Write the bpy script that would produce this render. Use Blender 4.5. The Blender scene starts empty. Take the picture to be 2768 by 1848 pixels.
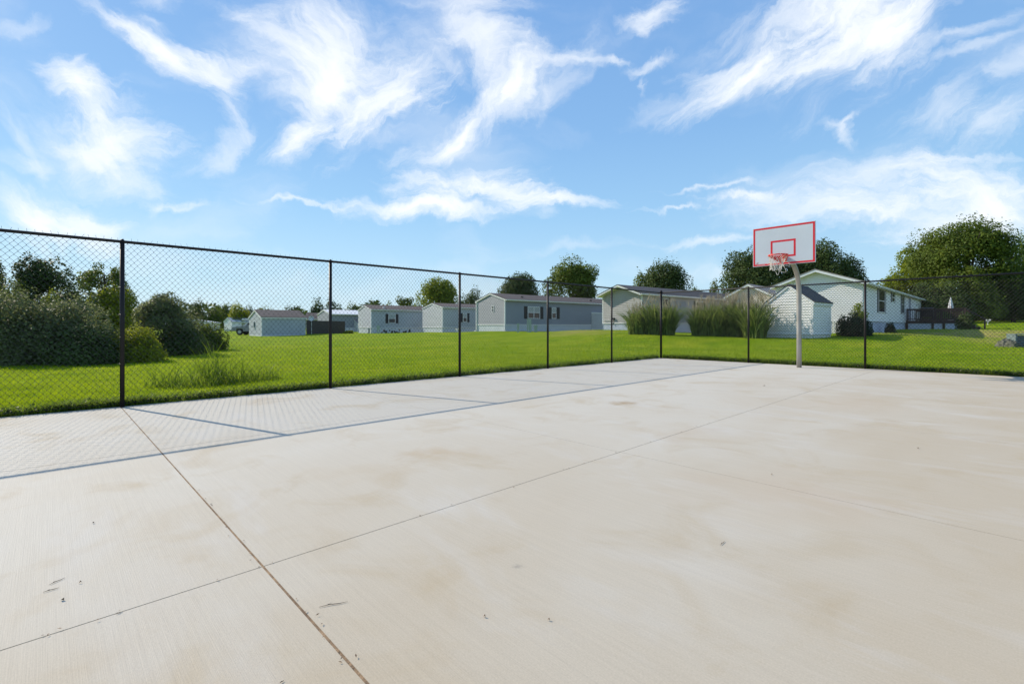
import bpy, math, random
import numpy as np
from mathutils import Vector
random.seed(7); RNG = np.random.default_rng(7)
R = math.radians
scene = bpy.context.scene
COL = scene.collection

# ------------------------------------------------------------------ camera
PSI = R(46.12); FPX = 1302.0; CX = 1384.0; HY = 881.5; EYE = 1.184
FW = (-math.sin(PSI), math.cos(PSI)); RT = (math.cos(PSI), math.sin(PSI))
cd = bpy.data.cameras.new("camera"); cam = bpy.data.objects.new("camera", cd); COL.objects.link(cam)
cam.location = (0, 0, EYE); cam.rotation_euler = (R(90), 0, PSI)
cd.sensor_width = 36; cd.lens = 36*FPX/2768; cd.shift_y = (HY-924)/2768
cd.clip_start = 0.05; cd.clip_end = 5000
scene.camera = cam
# ------------------------------------------------------------------ sun
SUN_EL = R(33.0); SX, SY = -0.956, -0.294
sd = bpy.data.lights.new("sun", 'SUN'); sun = bpy.data.objects.new("sun", sd); COL.objects.link(sun)
sd.energy = 5.0; sd.angle = R(0.5); sd.color = (1.0, 0.90, 0.76)
dirv = Vector((SX*math.cos(SUN_EL), SY*math.cos(SUN_EL), math.sin(SUN_EL)))
sun.rotation_euler = dirv.to_track_quat('Z', 'Y').to_euler(); sun.location = (-20, -6, 20)
scene.view_settings.view_transform = 'Standard'; scene.view_settings.look = 'None'
scene.view_settings.gamma = 1; scene.view_settings.exposure = 0.17

# ------------------------------------------------------------------ world: sky with cirrus
world = bpy.data.worlds.new("World"); scene.world = world; world.use_nodes = True
wt = world.node_tree; wt.nodes.clear()
def wn(t, **k):
    n = wt.nodes.new(t)
    for a, b in k.items(): setattr(n, a, b)
    return n
def L(a, b): wt.links.new(a, b)
def wmath(op, a, b=None, clamp=False):
    n = wn('ShaderNodeMath', operation=op); n.use_clamp = clamp
    for i, v in enumerate((a, b)):
        if v is None: continue
        if isinstance(v, (int, float)): n.inputs[i].default_value = v
        else: L(v, n.inputs[i])
    return n.outputs[0]
sky = wn('ShaderNodeTexSky', sky_type='NISHITA'); sky.sun_disc = False
sky.sun_elevation = SUN_EL; sky.sun_rotation = math.atan2(SX, SY) % (2*math.pi)
sky.air_density = 1.3; sky.dust_density = 0.25; sky.ozone_density = 3.0; sky.altitude = 0
tc = wn('ShaderNodeTexCoord')
vr = wn('ShaderNodeVectorRotate', rotation_type='Z_AXIS'); vr.inputs['Angle'].default_value = -PSI
L(tc.outputs['Generated'], vr.inputs['Vector'])
sp = wn('ShaderNodeSeparateXYZ'); L(vr.outputs[0], sp.inputs[0])
den = wmath('MAXIMUM', wmath('ADD', sp.outputs[1], 1.0), 0.05)
cb = wn('ShaderNodeCombineXYZ'); L(wmath('DIVIDE', sp.outputs[0], den), cb.inputs[0]); L(wmath('DIVIDE', sp.outputs[2], den), cb.inputs[1])
def vmath(op, a, b):
    n = wn('ShaderNodeVectorMath', operation=op)
    for i, v in enumerate((a, b)):
        if isinstance(v, tuple): n.inputs[i].default_value = v
        elif isinstance(v, float): n.inputs['Scale'].default_value = v
        else: L(v, n.inputs[i])
    return n.outputs[0]
def warp(vec, sc, amp, det):
    nz = wn('ShaderNodeTexNoise', noise_dimensions='2D'); nz.inputs['Scale'].default_value = sc
    nz.inputs['Detail'].default_value = det; nz.inputs['Roughness'].default_value = .6; L(vec, nz.inputs['Vector'])
    off = vmath('SUBTRACT', nz.outputs['Color'], (.5, .5, .5))
    return vmath('ADD', vec, vmath('MULTIPLY', off, (amp, amp, 0)))
PW = warp(warp(cb.outputs[0], 5.0, .055, 2), 24.0, .030, 6)
def stereo(px, py):
    v = Vector(((px-CX)/FPX, 1.0, (HY-py)/FPX)).normalized()
    return v.x/(1+v.y), v.z/(1+v.y)
# x0,y0,x1,y1 (image plane directions), half width, density, curvature
STROKES = [
 (120,215,345,300,44,.95,0),(215,370,190,500,55,.4,.3),(190,310,520,368,52,.55,-.2),(262,330,330,490,68,.80,.3),(150,410,545,440,62,.42,.35),(215,490,460,500,48,.35,0),(20,330,300,520,90,.22,0),
 (225,12,430,150,30,.50,0),(345,78,600,255,38,.95,.15),(555,185,680,262,34,.65,0),(575,262,685,385,20,.55,-.3),(690,360,560,495,22,.45,.25),(400,60,500,100,14,.35,0),(470,120,560,170,16,.3,0),
 (640,60,870,250,62,.62,0),(850,20,880,240,55,.75,.2),(790,190,945,345,80,1.0,.15),(890,330,745,462,34,.95,.2),(880,330,1200,150,72,.75,-.15),(880,370,1170,230,36,.65,-.3),(680,40,1150,110,60,.32,0),(720,180,1000,200,100,.34,0),(920,420,1080,340,26,.3,-.3),
 (1180,45,1420,110,48,.6,0),(1250,90,1400,190,45,.6,0),(1440,120,1330,350,62,1.0,-.15),(1365,300,1120,472,34,1.0,.25),(1560,150,1400,330,34,.35,.2),(1150,100,1290,230,30,.3,0),(1440,150,1640,160,16,.35,0),
 (940,566,1400,556,26,1.0,0),(1050,520,1370,485,34,.85,0),(1240,490,1500,545,30,.75,0),(1400,540,1680,536,16,.6,0),(690,563,950,568,8,.6,0),(1420,560,1500,600,20,.3,0),
 (400,560,575,562,10,.5,0),(415,590,450,530,12,.4,0),(-60,520,190,650,50,1.0,0),(140,580,340,640,38,.75,.2),(-40,430,90,440,20,.35,0),(-30,280,60,450,30,.3,0),
 (2640,-60,2130,190,96,1.0,.05),(2200,150,1850,305,40,1.0,.1),(2380,-40,1930,170,60,.55,0),(2020,200,1825,226,20,.6,.2),(2300,195,2060,240,20,.55,0),(2500,60,2100,260,90,.4,0),(1900,250,1700,300,24,.25,0),
 (1650,75,1830,5,28,.7,0),(1690,90,1720,60,20,.4,0),(1690,186,1812,138,12,.55,0),(1725,190,1738,250,6,.3,.2),(1600,155,1660,165,12,.4,0),(1384,160,1560,150,20,.4,0),
 (2225,345,2320,400,14,.45,0),(2270,380,2305,330,9,.55,0),(2440,390,2690,240,40,.42,.2),(2580,400,2800,300,34,.55,.15),(2480,436,2800,424,10,.5,0),(2680,200,2800,240,26,.4,0),(2450,150,2800,80,14,.4,.1),(2540,190,2800,130,10,.35,.1),
 (1930,516,2160,528,12,.6,0),(2180,520,2560,480,52,.55,0),(2440,500,2800,520,60,.60,0),(1940,560,2500,560,42,.55,.1),(2300,600,2800,560,50,.55,0),(2640,500,2800,600,50,.9,0),(2380,650,2700,620,34,.5,0),
 (1730,497,2130,482,9,.55,0),(1720,556,1920,543,7,.6,0),(1770,650,2040,638,13,.5,0),(1384,690,1720,640,16,.22,0),(1850,740,2060,740,14,.3,0),(0,112,180,68,12,.3,.2),(370,5,520,30,16,.35,0),(1080,2,1450,20,16,.35,0),(200,200,270,185,8,.3,.3),
 (-600,300,-200,500,120,.7,.2),(3100,200,3600,500,160,.8,.1),(900,-500,1900,-300,160,.8,.1),(0,-300,600,-200,90,.6,.2)]
FIB = {}
def fibre(ang):
    k = round(ang/(math.pi/5)) % 5
    if k not in FIB:
        m_ = wn('ShaderNodeMapping', vector_type='TEXTURE'); L(PW, m_.inputs['Vector']); m_.inputs['Rotation'].default_value = (0, 0, k*math.pi/5)
        m_.inputs['Scale'].default_value = (1/12, 1/46, 1); m_.inputs['Location'].default_value = (k*.37, k*.21, 0)
        nz = wn('ShaderNodeTexNoise', noise_dimensions='2D'); nz.inputs['Scale'].default_value = 1.0
        nz.inputs['Detail'].default_value = 7; nz.inputs['Roughness'].default_value = .66; L(m_.outputs[0], nz.inputs['Vector'])
        FIB[k] = wmath('MULTIPLY', wmath('SUBTRACT', nz.outputs['Fac'], .5), 1.9)
    return FIB[k]
T = None
for i, (x0, y0, x1, y1, hw, dn, cv) in enumerate(STROKES):
    a0 = stereo(x0, y0); a1 = stereo(x1, y1)
    c = ((a0[0]+a1[0])/2, (a0[1]+a1[1])/2); dx, dy = a1[0]-a0[0], a1[1]-a0[1]
    ln = math.hypot(dx, dy)/2*1.25; wd = hw*1.35/2/FPX*(4/(4+0)) * (1.0) ; ang = math.atan2(dy, dx)
    src = PW if T is None else vmath('ADD', PW, wmath('MULTIPLY', T, 1e-6))   # keeps the node chain sequential
    m = wn('ShaderNodeMapping', vector_type='TEXTURE'); L(src, m.inputs['Vector'])
    m.inputs['Location'].default_value = (c[0], c[1], 0); m.inputs['Rotation'].default_value = (0, 0, ang)
    m.inputs['Scale'].default_value = (ln, wd, 1)
    v = m.outputs[0]
    if cv:
        s2 = wn('ShaderNodeSeparateXYZ'); L(v, s2.inputs[0])
        k = wmath('MULTIPLY', wmath('MULTIPLY', s2.outputs[0], s2.outputs[0]), cv*ln/wd*(-1 if dx > 0 else 1))
        c2 = wn('ShaderNodeCombineXYZ'); L(s2.outputs[0], c2.inputs[0]); L(wmath('ADD', s2.outputs[1], k), c2.inputs[1]); v = c2.outputs[0]
    le = wn('ShaderNodeVectorMath', operation='LENGTH'); L(v, le.inputs[0])
    q = wmath('ADD', wmath('SUBTRACT', 1.0, le.outputs['Value']), fibre(ang) if dn < .95 else wmath('MULTIPLY', fibre(ang), .72))
    mr = wn('ShaderNodeMapRange', interpolation_type='SMOOTHSTEP'); L(q, mr.inputs['Value'])
    mr.inputs['From Min'].default_value = -.14; mr.inputs['From Max'].default_value = 1.12
    mr.inputs['To Min'].default_value = 1.0; mr.inputs['To Max'].default_value = 1-dn
    T = mr.outputs[0] if T is None else wmath('MULTIPLY', T, mr.outputs[0])
veil = wn('ShaderNodeTexNoise', noise_dimensions='2D'); veil.inputs['Scale'].default_value = 5; veil.inputs['Detail'].default_value = 6
mpv = wn('ShaderNodeMapping'); mpv.inputs['Scale'].default_value = (1, 3, 1); L(PW, mpv.inputs['Vector']); L(mpv.outputs[0], veil.inputs['Vector'])
vm = wn('ShaderNodeMapRange', interpolation_type='SMOOTHSTEP'); L(veil.outputs['Fac'], vm.inputs['Value'])
vm.inputs['From Min'].default_value = .45; vm.inputs['From Max'].default_value = .8; vm.inputs['To Min'].default_value = 1; vm.inputs['To Max'].default_value = .72
T = wmath('MULTIPLY', T, vm.outputs[0])
cloud = wmath('SUBTRACT', 1.0, T, True)
mx = wn('ShaderNodeMix', data_type='RGBA'); L(cloud, mx.inputs['Factor'])
elv = wmath('MAXIMUM', sp.outputs[2], 0.0)
er = wn('ShaderNodeValToRGB'); L(elv, er.inputs['Fac'])
cols = [(0.0, (5.2, 7.6, 9.3)), (.10, (4.5, 7.1, 9.3)), (.22, (3.3, 6.0, 9.0)), (.36, (2.5, 4.9, 8.4)), (.55, (2.0, 4.1, 7.8)), (1.0, (1.3, 2.7, 6.0))]
er.color_ramp.elements[0].position = cols[0][0]; er.color_ramp.elements[0].color = (*[v/10 for v in cols[0][1]], 1)
er.color_ramp.elements[1].position = cols[-1][0]; er.color_ramp.elements[1].color = (*[v/10 for v in cols[-1][1]], 1)
for p_, c_ in cols[1:-1]:
    e_ = er.color_ramp.elements.new(p_); e_.color = (*[v/10 for v in c_], 1)
e10 = vmath('SCALE', er.outputs[0], 10.0)
ms_ = wn('ShaderNodeMix', data_type='RGBA'); ms_.inputs['Factor'].default_value = .8; L(sky.outputs[0], ms_.inputs['A']); L(e10, ms_.inputs['B'])
L(ms_.outputs['Result'], mx.inputs['A']); mx.inputs['B'].default_value = (9.3, 9.6, 9.9, 1)
bg = wn('ShaderNodeBackground'); bg.inputs['Strength'].default_value = 0.1; L(mx.outputs['Result'], bg.inputs['Color'])
wo = wn('ShaderNodeOutputWorld'); L(bg.outputs[0], wo.inputs['Surface'])
try:
    world.cycles.sampling_method = 'MANUAL'; world.cycles.sample_map_resolution = 512
except Exception: pass

# ------------------------------------------------------------------ helpers
def xy(px, d):
    r = (px-CX)/FPX*d
    return (d*FW[0]+r*RT[0], d*FW[1]+r*RT[1])
def zz(py, d): return EYE-(py-HY)/FPX*d
def dr(x, y): return x*FW[0]+y*FW[1], x*RT[0]+y*RT[1]
def reach(c, u, px):
    """distance along unit u from c at which the bearing px is met"""
    k = (px-CX)/FPX; d0, r0 = dr(*c); du, ru = dr(*u)
    return (k*d0-r0)/(ru-k*du)

class MB:
    def __init__(s): s.v = []; s.f = []
    def vert(s, *p): s.v.append(tuple(p)); return len(s.v)-1
    def quad(s, *ps):
        i = len(s.v); s.v += [tuple(p) for p in ps]; s.f.append(tuple(range(i, i+len(ps))))
    def box(s, x0, x1, y0, y1, z0, z1):
        i = len(s.v)
        s.v += [(x0,y0,z0),(x1,y0,z0),(x1,y1,z0),(x0,y1,z0),(x0,y0,z1),(x1,y0,z1),(x1,y1,z1),(x0,y1,z1)]
        s.f += [(i,i+3,i+2,i+1),(i+4,i+5,i+6,i+7),(i,i+1,i+5,i+4),(i+1,i+2,i+6,i+5),(i+2,i+3,i+7,i+6),(i+3,i,i+4,i+7)]
        return s
    def prism(s, prof, a0, a1, axis='y'):
        """profile of 2D points extruded along an axis"""
        n = len(prof); i = len(s.v)
        for a in (a0, a1):
            for p, q in prof:
                s.v.append((p, a, q) if axis == 'y' else ((a, p, q) if axis == 'x' else (p, q, a)))
        s.f.append(tuple(range(i, i+n))); s.f.append(tuple(range(i+2*n-1, i+n-1, -1)))
        for k in range(n): s.f.append((i+k, i+n+k, i+n+(k+1) % n, i+(k+1) % n))
        return s
    def tube(s, pts, r, n=8, closed=False, cap=True):
        pts = [Vector(p) for p in pts]; m = len(pts); rr = r if isinstance(r, (list, tuple)) else [r]*m
        rings = []; up = None
        for k in range(m):
            t = (pts[(k+1) % m]-pts[k-1]) if closed else (pts[min(k+1, m-1)]-pts[max(k-1, 0)])
            t.normalize()
            if up is None: up = Vector((0, 0, 1)) if abs(t.z) < .9 else Vector((1, 0, 0))
            a = up-t*up.dot(t)
            if a.length < 1e-4: a = Vector((1, 0, 0))-t*t.x
            a.normalize(); up = a; b = t.cross(a)
            rings.append(len(s.v))
            for q in range(n):
                w = 2*math.pi*q/n; s.v.append(tuple(pts[k]+(a*math.cos(w)+b*math.sin(w))*rr[k]))
        for k in range(m if closed else m-1):
            i, j = rings[k], rings[(k+1) % m]
            for q in range(n): s.f.append((i+q, i+(q+1) % n, j+(q+1) % n, j+q))
        if cap and not closed:
            s.f.append(tuple(range(rings[0]+n-1, rings[0]-1, -1))); s.f.append(tuple(range(rings[-1], rings[-1]+n)))
        return s
    def build(s, name, mt, parent=None, smooth=False, bevel=0, split=False):
        me = bpy.data.meshes.new(name); me.from_pydata(s.v, [], s.f); me.update()
        if smooth:
            for p in me.polygons: p.use_smooth = len(p.vertices) == 4
        me.materials.append(mt)
        o = bpy.data.objects.new(name, me); COL.objects.link(o)
        if parent: o.parent = parent
        if split:
            par = list(range(len(s.v)))
            def fd(a):
                while par[a] != a: par[a] = par[par[a]]; a = par[a]
                return a
            for f in s.f:
                for q in f[1:]: par[fd(q)] = fd(f[0])
            groups = {}
            for f in s.f: groups.setdefault(fd(f[0]), []).append(f)
            if len(groups) > 1:
                bpy.data.objects.remove(o); outs = []
                for g in groups.values():
                    n_ = MB(); mp = {}
                    for f in g:
                        for q in f:
                            if q not in mp: mp[q] = len(n_.v); n_.v.append(s.v[q])
                        n_.f.append(tuple(mp[q] for q in f))
                    outs.append(n_.build(name, mt, parent, smooth, bevel))
                return outs
        if bevel:
            b = o.modifiers.new('bevel', 'BEVEL'); b.width = bevel; b.segments = 2
        return o
def fast_mesh(name, verts, faces_len, loops, mt, parent=None):
    me = bpy.data.meshes.new(name); nv = len(verts); nf = len(faces_len)
    me.vertices.add(nv); me.vertices.foreach_set('co', np.asarray(verts, np.float32).ravel())
    me.loops.add(len(loops)); me.loops.foreach_set('vertex_index', np.asarray(loops, np.int32))
    me.polygons.add(nf); st = np.concatenate([[0], np.cumsum(faces_len)[:-1]]).astype(np.int32)
    me.polygons.foreach_set('loop_start', st); me.polygons.foreach_set('loop_total', np.asarray(faces_len, np.int32))
    me.update(calc_edges=True); me.materials.append(mt)
    o = bpy.data.objects.new(name, me); COL.objects.link(o)
    if parent: o.parent = parent
    return o
def tag(o, label=None, cat=None, group=None, kind=None):
    if label: o['label'] = label
    if cat: o['category'] = cat
    if group: o['group'] = group
    if kind: o['kind'] = kind
    return o
def thing(name, label, cat, loc=(0,0,0), rz=0, group=None):
    o = bpy.data.objects.new(name, None); COL.objects.link(o); o.empty_display_size = .3
    o.location = loc; o.rotation_euler = (0, 0, rz); return tag(o, label, cat, group)

# ------------------------------------------------------------------ materials
def mat(name, col, rough=.6, metal=0, col2=None, nscale=6, nstretch=(1,1,1), bump=0, bscale=None, spec=.5, fac=(.35,.65), island=0):
    m = bpy.data.materials.new(name); m.use_nodes = True; t = m.node_tree; b = t.nodes['Principled BSDF']
    b.inputs['Base Color'].default_value = (*col, 1); b.inputs['Roughness'].default_value = rough
    b.inputs['Metallic'].default_value = metal; b.inputs['Specular IOR Level'].default_value = spec
    if col2 is None: col2 = tuple(c*.86 for c in col)
    tcn = t.nodes.new('ShaderNodeTexCoord'); mp = t.nodes.new('ShaderNodeMapping'); mp.inputs['Scale'].default_value = nstretch
    t.links.new(tcn.outputs['Object'], mp.inputs['Vector'])
    nz = t.nodes.new('ShaderNodeTexNoise'); nz.inputs['Scale'].default_value = nscale; nz.inputs['Detail'].default_value = 5
    t.links.new(mp.outputs[0], nz.inputs['Vector'])
    cr = t.nodes.new('ShaderNodeValToRGB'); cr.color_ramp.elements[0].position = fac[0]; cr.color_ramp.elements[1].position = fac[1]
    cr.color_ramp.elements[0].color = (*col, 1); cr.color_ramp.elements[1].color = (*col2, 1)
    t.links.new(nz.outputs['Fac'], cr.inputs['Fac']); t.links.new(cr.outputs['Color'], b.inputs['Base Color'])
    if bump:
        n2 = t.nodes.new('ShaderNodeTexNoise'); n2.inputs['Scale'].default_value = bscale or nscale*4; n2.inputs['Detail'].default_value = 6
        t.links.new(mp.outputs[0], n2.inputs['Vector'])
        bp = t.nodes.new('ShaderNodeBump'); bp.inputs['Strength'].default_value = bump; bp.inputs['Distance'].default_value = .02
        t.links.new(n2.outputs['Fac'], bp.inputs['Height']); t.links.new(bp.outputs[0], b.inputs['Normal'])
    return m
def leafmat(name, dark, light, trans=.35, nscale=.5, rough=.55, yel=None):
    if 'foliage' in name: dark = tuple(c*1.7 for c in dark); light = tuple(c*1.25 for c in light)
    m = bpy.data.materials.new(name); m.use_nodes = True; t = m.node_tree; t.nodes.clear()
    out = t.nodes.new('ShaderNodeOutputMaterial'); g = t.nodes.new('ShaderNodeNewGeometry')
    tcn = t.nodes.new('ShaderNodeTexCoord'); nz = t.nodes.new('ShaderNodeTexNoise'); nz.inputs['Scale'].default_value = nscale; nz.inputs['Detail'].default_value = 3
    t.links.new(tcn.outputs['Object'], nz.inputs['Vector'])
    ad = t.nodes.new('ShaderNodeMath'); ad.operation = 'MULTIPLY_ADD'; t.links.new(g.outputs['Random Per Island'], ad.inputs[0]); ad.inputs[1].default_value = .45
    mr = t.nodes.new('ShaderNodeMapRange'); t.links.new(nz.outputs['Fac'], mr.inputs['Value']); mr.inputs['From Min'].default_value = .3; mr.inputs['From Max'].default_value = .7; mr.inputs['To Max'].default_value = .55
    t.links.new(mr.outputs[0], ad.inputs[2])
    cr = t.nodes.new('ShaderNodeValToRGB'); cr.color_ramp.elements[0].color = (*dark, 1); cr.color_ramp.elements[1].color = (*light, 1)
    if yel:
        e = cr.color_ramp.elements.new(.93); e.color = (*light, 1); cr.color_ramp.elements[2].color = (*yel, 1)
    t.links.new(ad.outputs[0], cr.inputs['Fac'])
    d = t.nodes.new('ShaderNodeBsdfPrincipled'); d.inputs['Roughness'].default_value = rough; d.inputs['Specular IOR Level'].default_value = .15
    tr = t.nodes.new('ShaderNodeBsdfTranslucent'); ms = t.nodes.new('ShaderNodeMixShader'); ms.inputs[0].default_value = trans
    t.links.new(cr.outputs[0], d.inputs['Base Color'])
    hv = t.nodes.new('ShaderNodeHueSaturation'); hv.inputs['Value'].default_value = 1.5; hv.inputs['Hue'].default_value = .48; t.links.new(cr.outputs[0], hv.inputs['Color'])
    t.links.new(hv.outputs[0], tr.inputs['Color'])
    t.links.new(d.outputs[0], ms.inputs[1]); t.links.new(tr.outputs[0], ms.inputs[2]); t.links.new(ms.outputs[0], out.inputs['Surface'])
    return m
M = {}
M['wire'] = mat('black vinyl wire', (.012,.012,.013), .42, spec=.45)
M['post'] = mat('black powder coat', (.014,.011,.011), .5, col2=(.010,.008,.008), nscale=9, spec=.3)
M['galv'] = mat('galvanised steel', (.42,.40,.37), .5, .55, (.33,.31,.28), nscale=7, nstretch=(1,1,.35), bump=.1)
M['board'] = mat('white board', (.56,.61,.65), .4, col2=(.53,.58,.62), nscale=2)
M['red'] = mat('red paint', (.66,.008,.024), .45, col2=(.60,.008,.02))
M['rim'] = mat('red rim paint', (.75,.02,.012), .45, col2=(.65,.018,.01))
M['net'] = mat('white nylon cord', (.66,.63,.56), .8, col2=(.66,.63,.56), nscale=30)
M['white'] = mat('white vinyl', (.80,.79,.76), .5, col2=(.76,.75,.72), nscale=1.3)
M['whitetrim'] = mat('white trim', (.76,.77,.77), .45, col2=(.70,.71,.71))
M['cream'] = mat('cream siding', (.60,.53,.44), .55, col2=(.55,.49,.40), nscale=1)
M['greysid'] = mat('grey siding', (.27,.29,.32), .55, col2=(.25,.27,.30), nscale=1)
M['tansid'] = mat('taupe siding', (.40,.385,.375), .55, col2=(.36,.345,.335), nscale=1)
M['bluegrey'] = mat('pale blue grey siding', (.42,.45,.47), .55, col2=(.38,.41,.43), nscale=1)
M['lightsid'] = mat('light siding', (.60,.59,.57), .55, col2=(.54,.53,.51), nscale=1)
M['skirt'] = mat('ribbed skirting', (.60,.64,.68), .5, col2=(.54,.58,.62), nscale=2)
M['skirtblue'] = mat('blue white skirting', (.52,.56,.66), .5, col2=(.46,.50,.60), nscale=2)
M['roofbrown'] = mat('brown shingles', (.085,.068,.062), .85, col2=(.13,.105,.095), nscale=9, nstretch=(1,.3,1), bump=.4)
M['roofdark'] = mat('dark shingles', (.045,.042,.045), .85, col2=(.075,.07,.07), nscale=9, nstretch=(1,.3,1), bump=.4)
M['roofmetal'] = mat('white metal roof', (.82,.82,.80), .35, col2=(.76,.76,.74), nscale=1)
M['rooftan'] = mat('tan shingles', (.24,.21,.19), .85, col2=(.30,.27,.24), nscale=9)
M['shutter'] = mat('dark shutter', (.014,.014,.017), .5)
M['glass'] = mat('window glass', (.03,.035,.04), .08, spec=.8)
M['painted_sky'] = mat('pane with blind', (.34,.40,.40), .18, spec=.7)  # pale colour paints the sky's reflection on the upper panes
M['woodfence'] = mat('weathered boards', (.075,.062,.052), .85, col2=(.045,.038,.034), nscale=5, nstretch=(6,6,.6))
M['deck'] = mat('dark brown deck stain', (.055,.030,.024), .7, col2=(.035,.02,.017), nscale=5, nstretch=(1,1,.3))
M['black'] = mat('black', (.012,.012,.013), .5)
M['greenbox'] = mat('pale green enamel', (.34,.42,.36), .45, col2=(.29,.37,.31))
M['grayplas'] = mat('grey green plastic', (.17,.22,.22), .5, col2=(.12,.16,.16))
M['bark'] = mat('bark', (.10,.075,.055), .9, col2=(.06,.045,.035), nscale=4, nstretch=(4,4,.6), bump=.6)
M['twig'] = mat('grey twig', (.12,.095,.075), .9)
M['carwhite'] = mat('car paint', (.55,.57,.60), .25, col2=(.50,.52,.55), nscale=1, spec=.7)
M['cargrey'] = mat('grey car body', (.26,.27,.28), .35, col2=(.22,.23,.24), nscale=1)
M['tyre'] = mat('tyre rubber', (.018,.018,.018), .8)
M['rim_steel'] = mat('wheel steel', (.35,.35,.35), .35, .6)
M['rock'] = mat('lichened rock', (.13,.13,.10), .9, col2=(.07,.08,.045), nscale=4, bump=.8)
M['leaf1'] = leafmat('foliage mid', (.026,.044,.008), (.12,.165,.022), .36, yel=(.24,.26,.05))
M['leaf2'] = leafmat('foliage dark', (.018,.032,.010), (.075,.11,.028), .28, yel=(.16,.18,.05))
M['leaf3'] = leafmat('foliage light', (.05,.08,.008), (.19,.235,.022), .42, yel=(.33,.34,.05))
M['leaf4'] = leafmat('foliage olive', (.04,.05,.018), (.15,.17,.05), .28, yel=(.20,.21,.12))
M['leaf5'] = leafmat('foliage grey green', (.036,.050,.018), (.16,.19,.08), .42, yel=(.28,.28,.18))
M['leaf6'] = leafmat('foliage yellow green', (.08,.105,.008), (.24,.27,.02), .45, yel=(.36,.34,.04))
M['leafcon'] = leafmat('foliage evergreen', (.010,.020,.010), (.035,.055,.022), .15)
M['reed'] = leafmat('reed blades', (.05,.085,.016), (.26,.34,.09), .42, nscale=3.5, yel=(.52,.50,.26))
M['plume'] = leafmat('reed plumes', (.24,.21,.14), (.44,.40,.29), .4, nscale=2)
M['blade'] = leafmat('grass blades', (.09,.175,.004), (.27,.37,.010), .5, nscale=1.2, yel=(.38,.40,.06))
M['weed'] = leafmat('weed leaves', (.018,.036,.008), (.075,.115,.025), .35, nscale=2)
M['weedtall'] = leafmat('tall grass blades', (.06,.12,.008), (.18,.27,.025), .42, nscale=2, yel=(.36,.33,.12))
M['dry'] = mat('dry leaf', (.20,.12,.06), .8, col2=(.10,.055,.03), nscale=40)
M['straw'] = mat('pale straw', (.45,.40,.30), .8, col2=(.33,.28,.2), nscale=40)
M['filler'] = mat('tan joint filler', (.30,.20,.11), .9, col2=(.14,.09,.05), nscale=14, bump=.5)
M['sawcut'] = mat('dark saw cut', (.045,.033,.026), .95)

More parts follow.
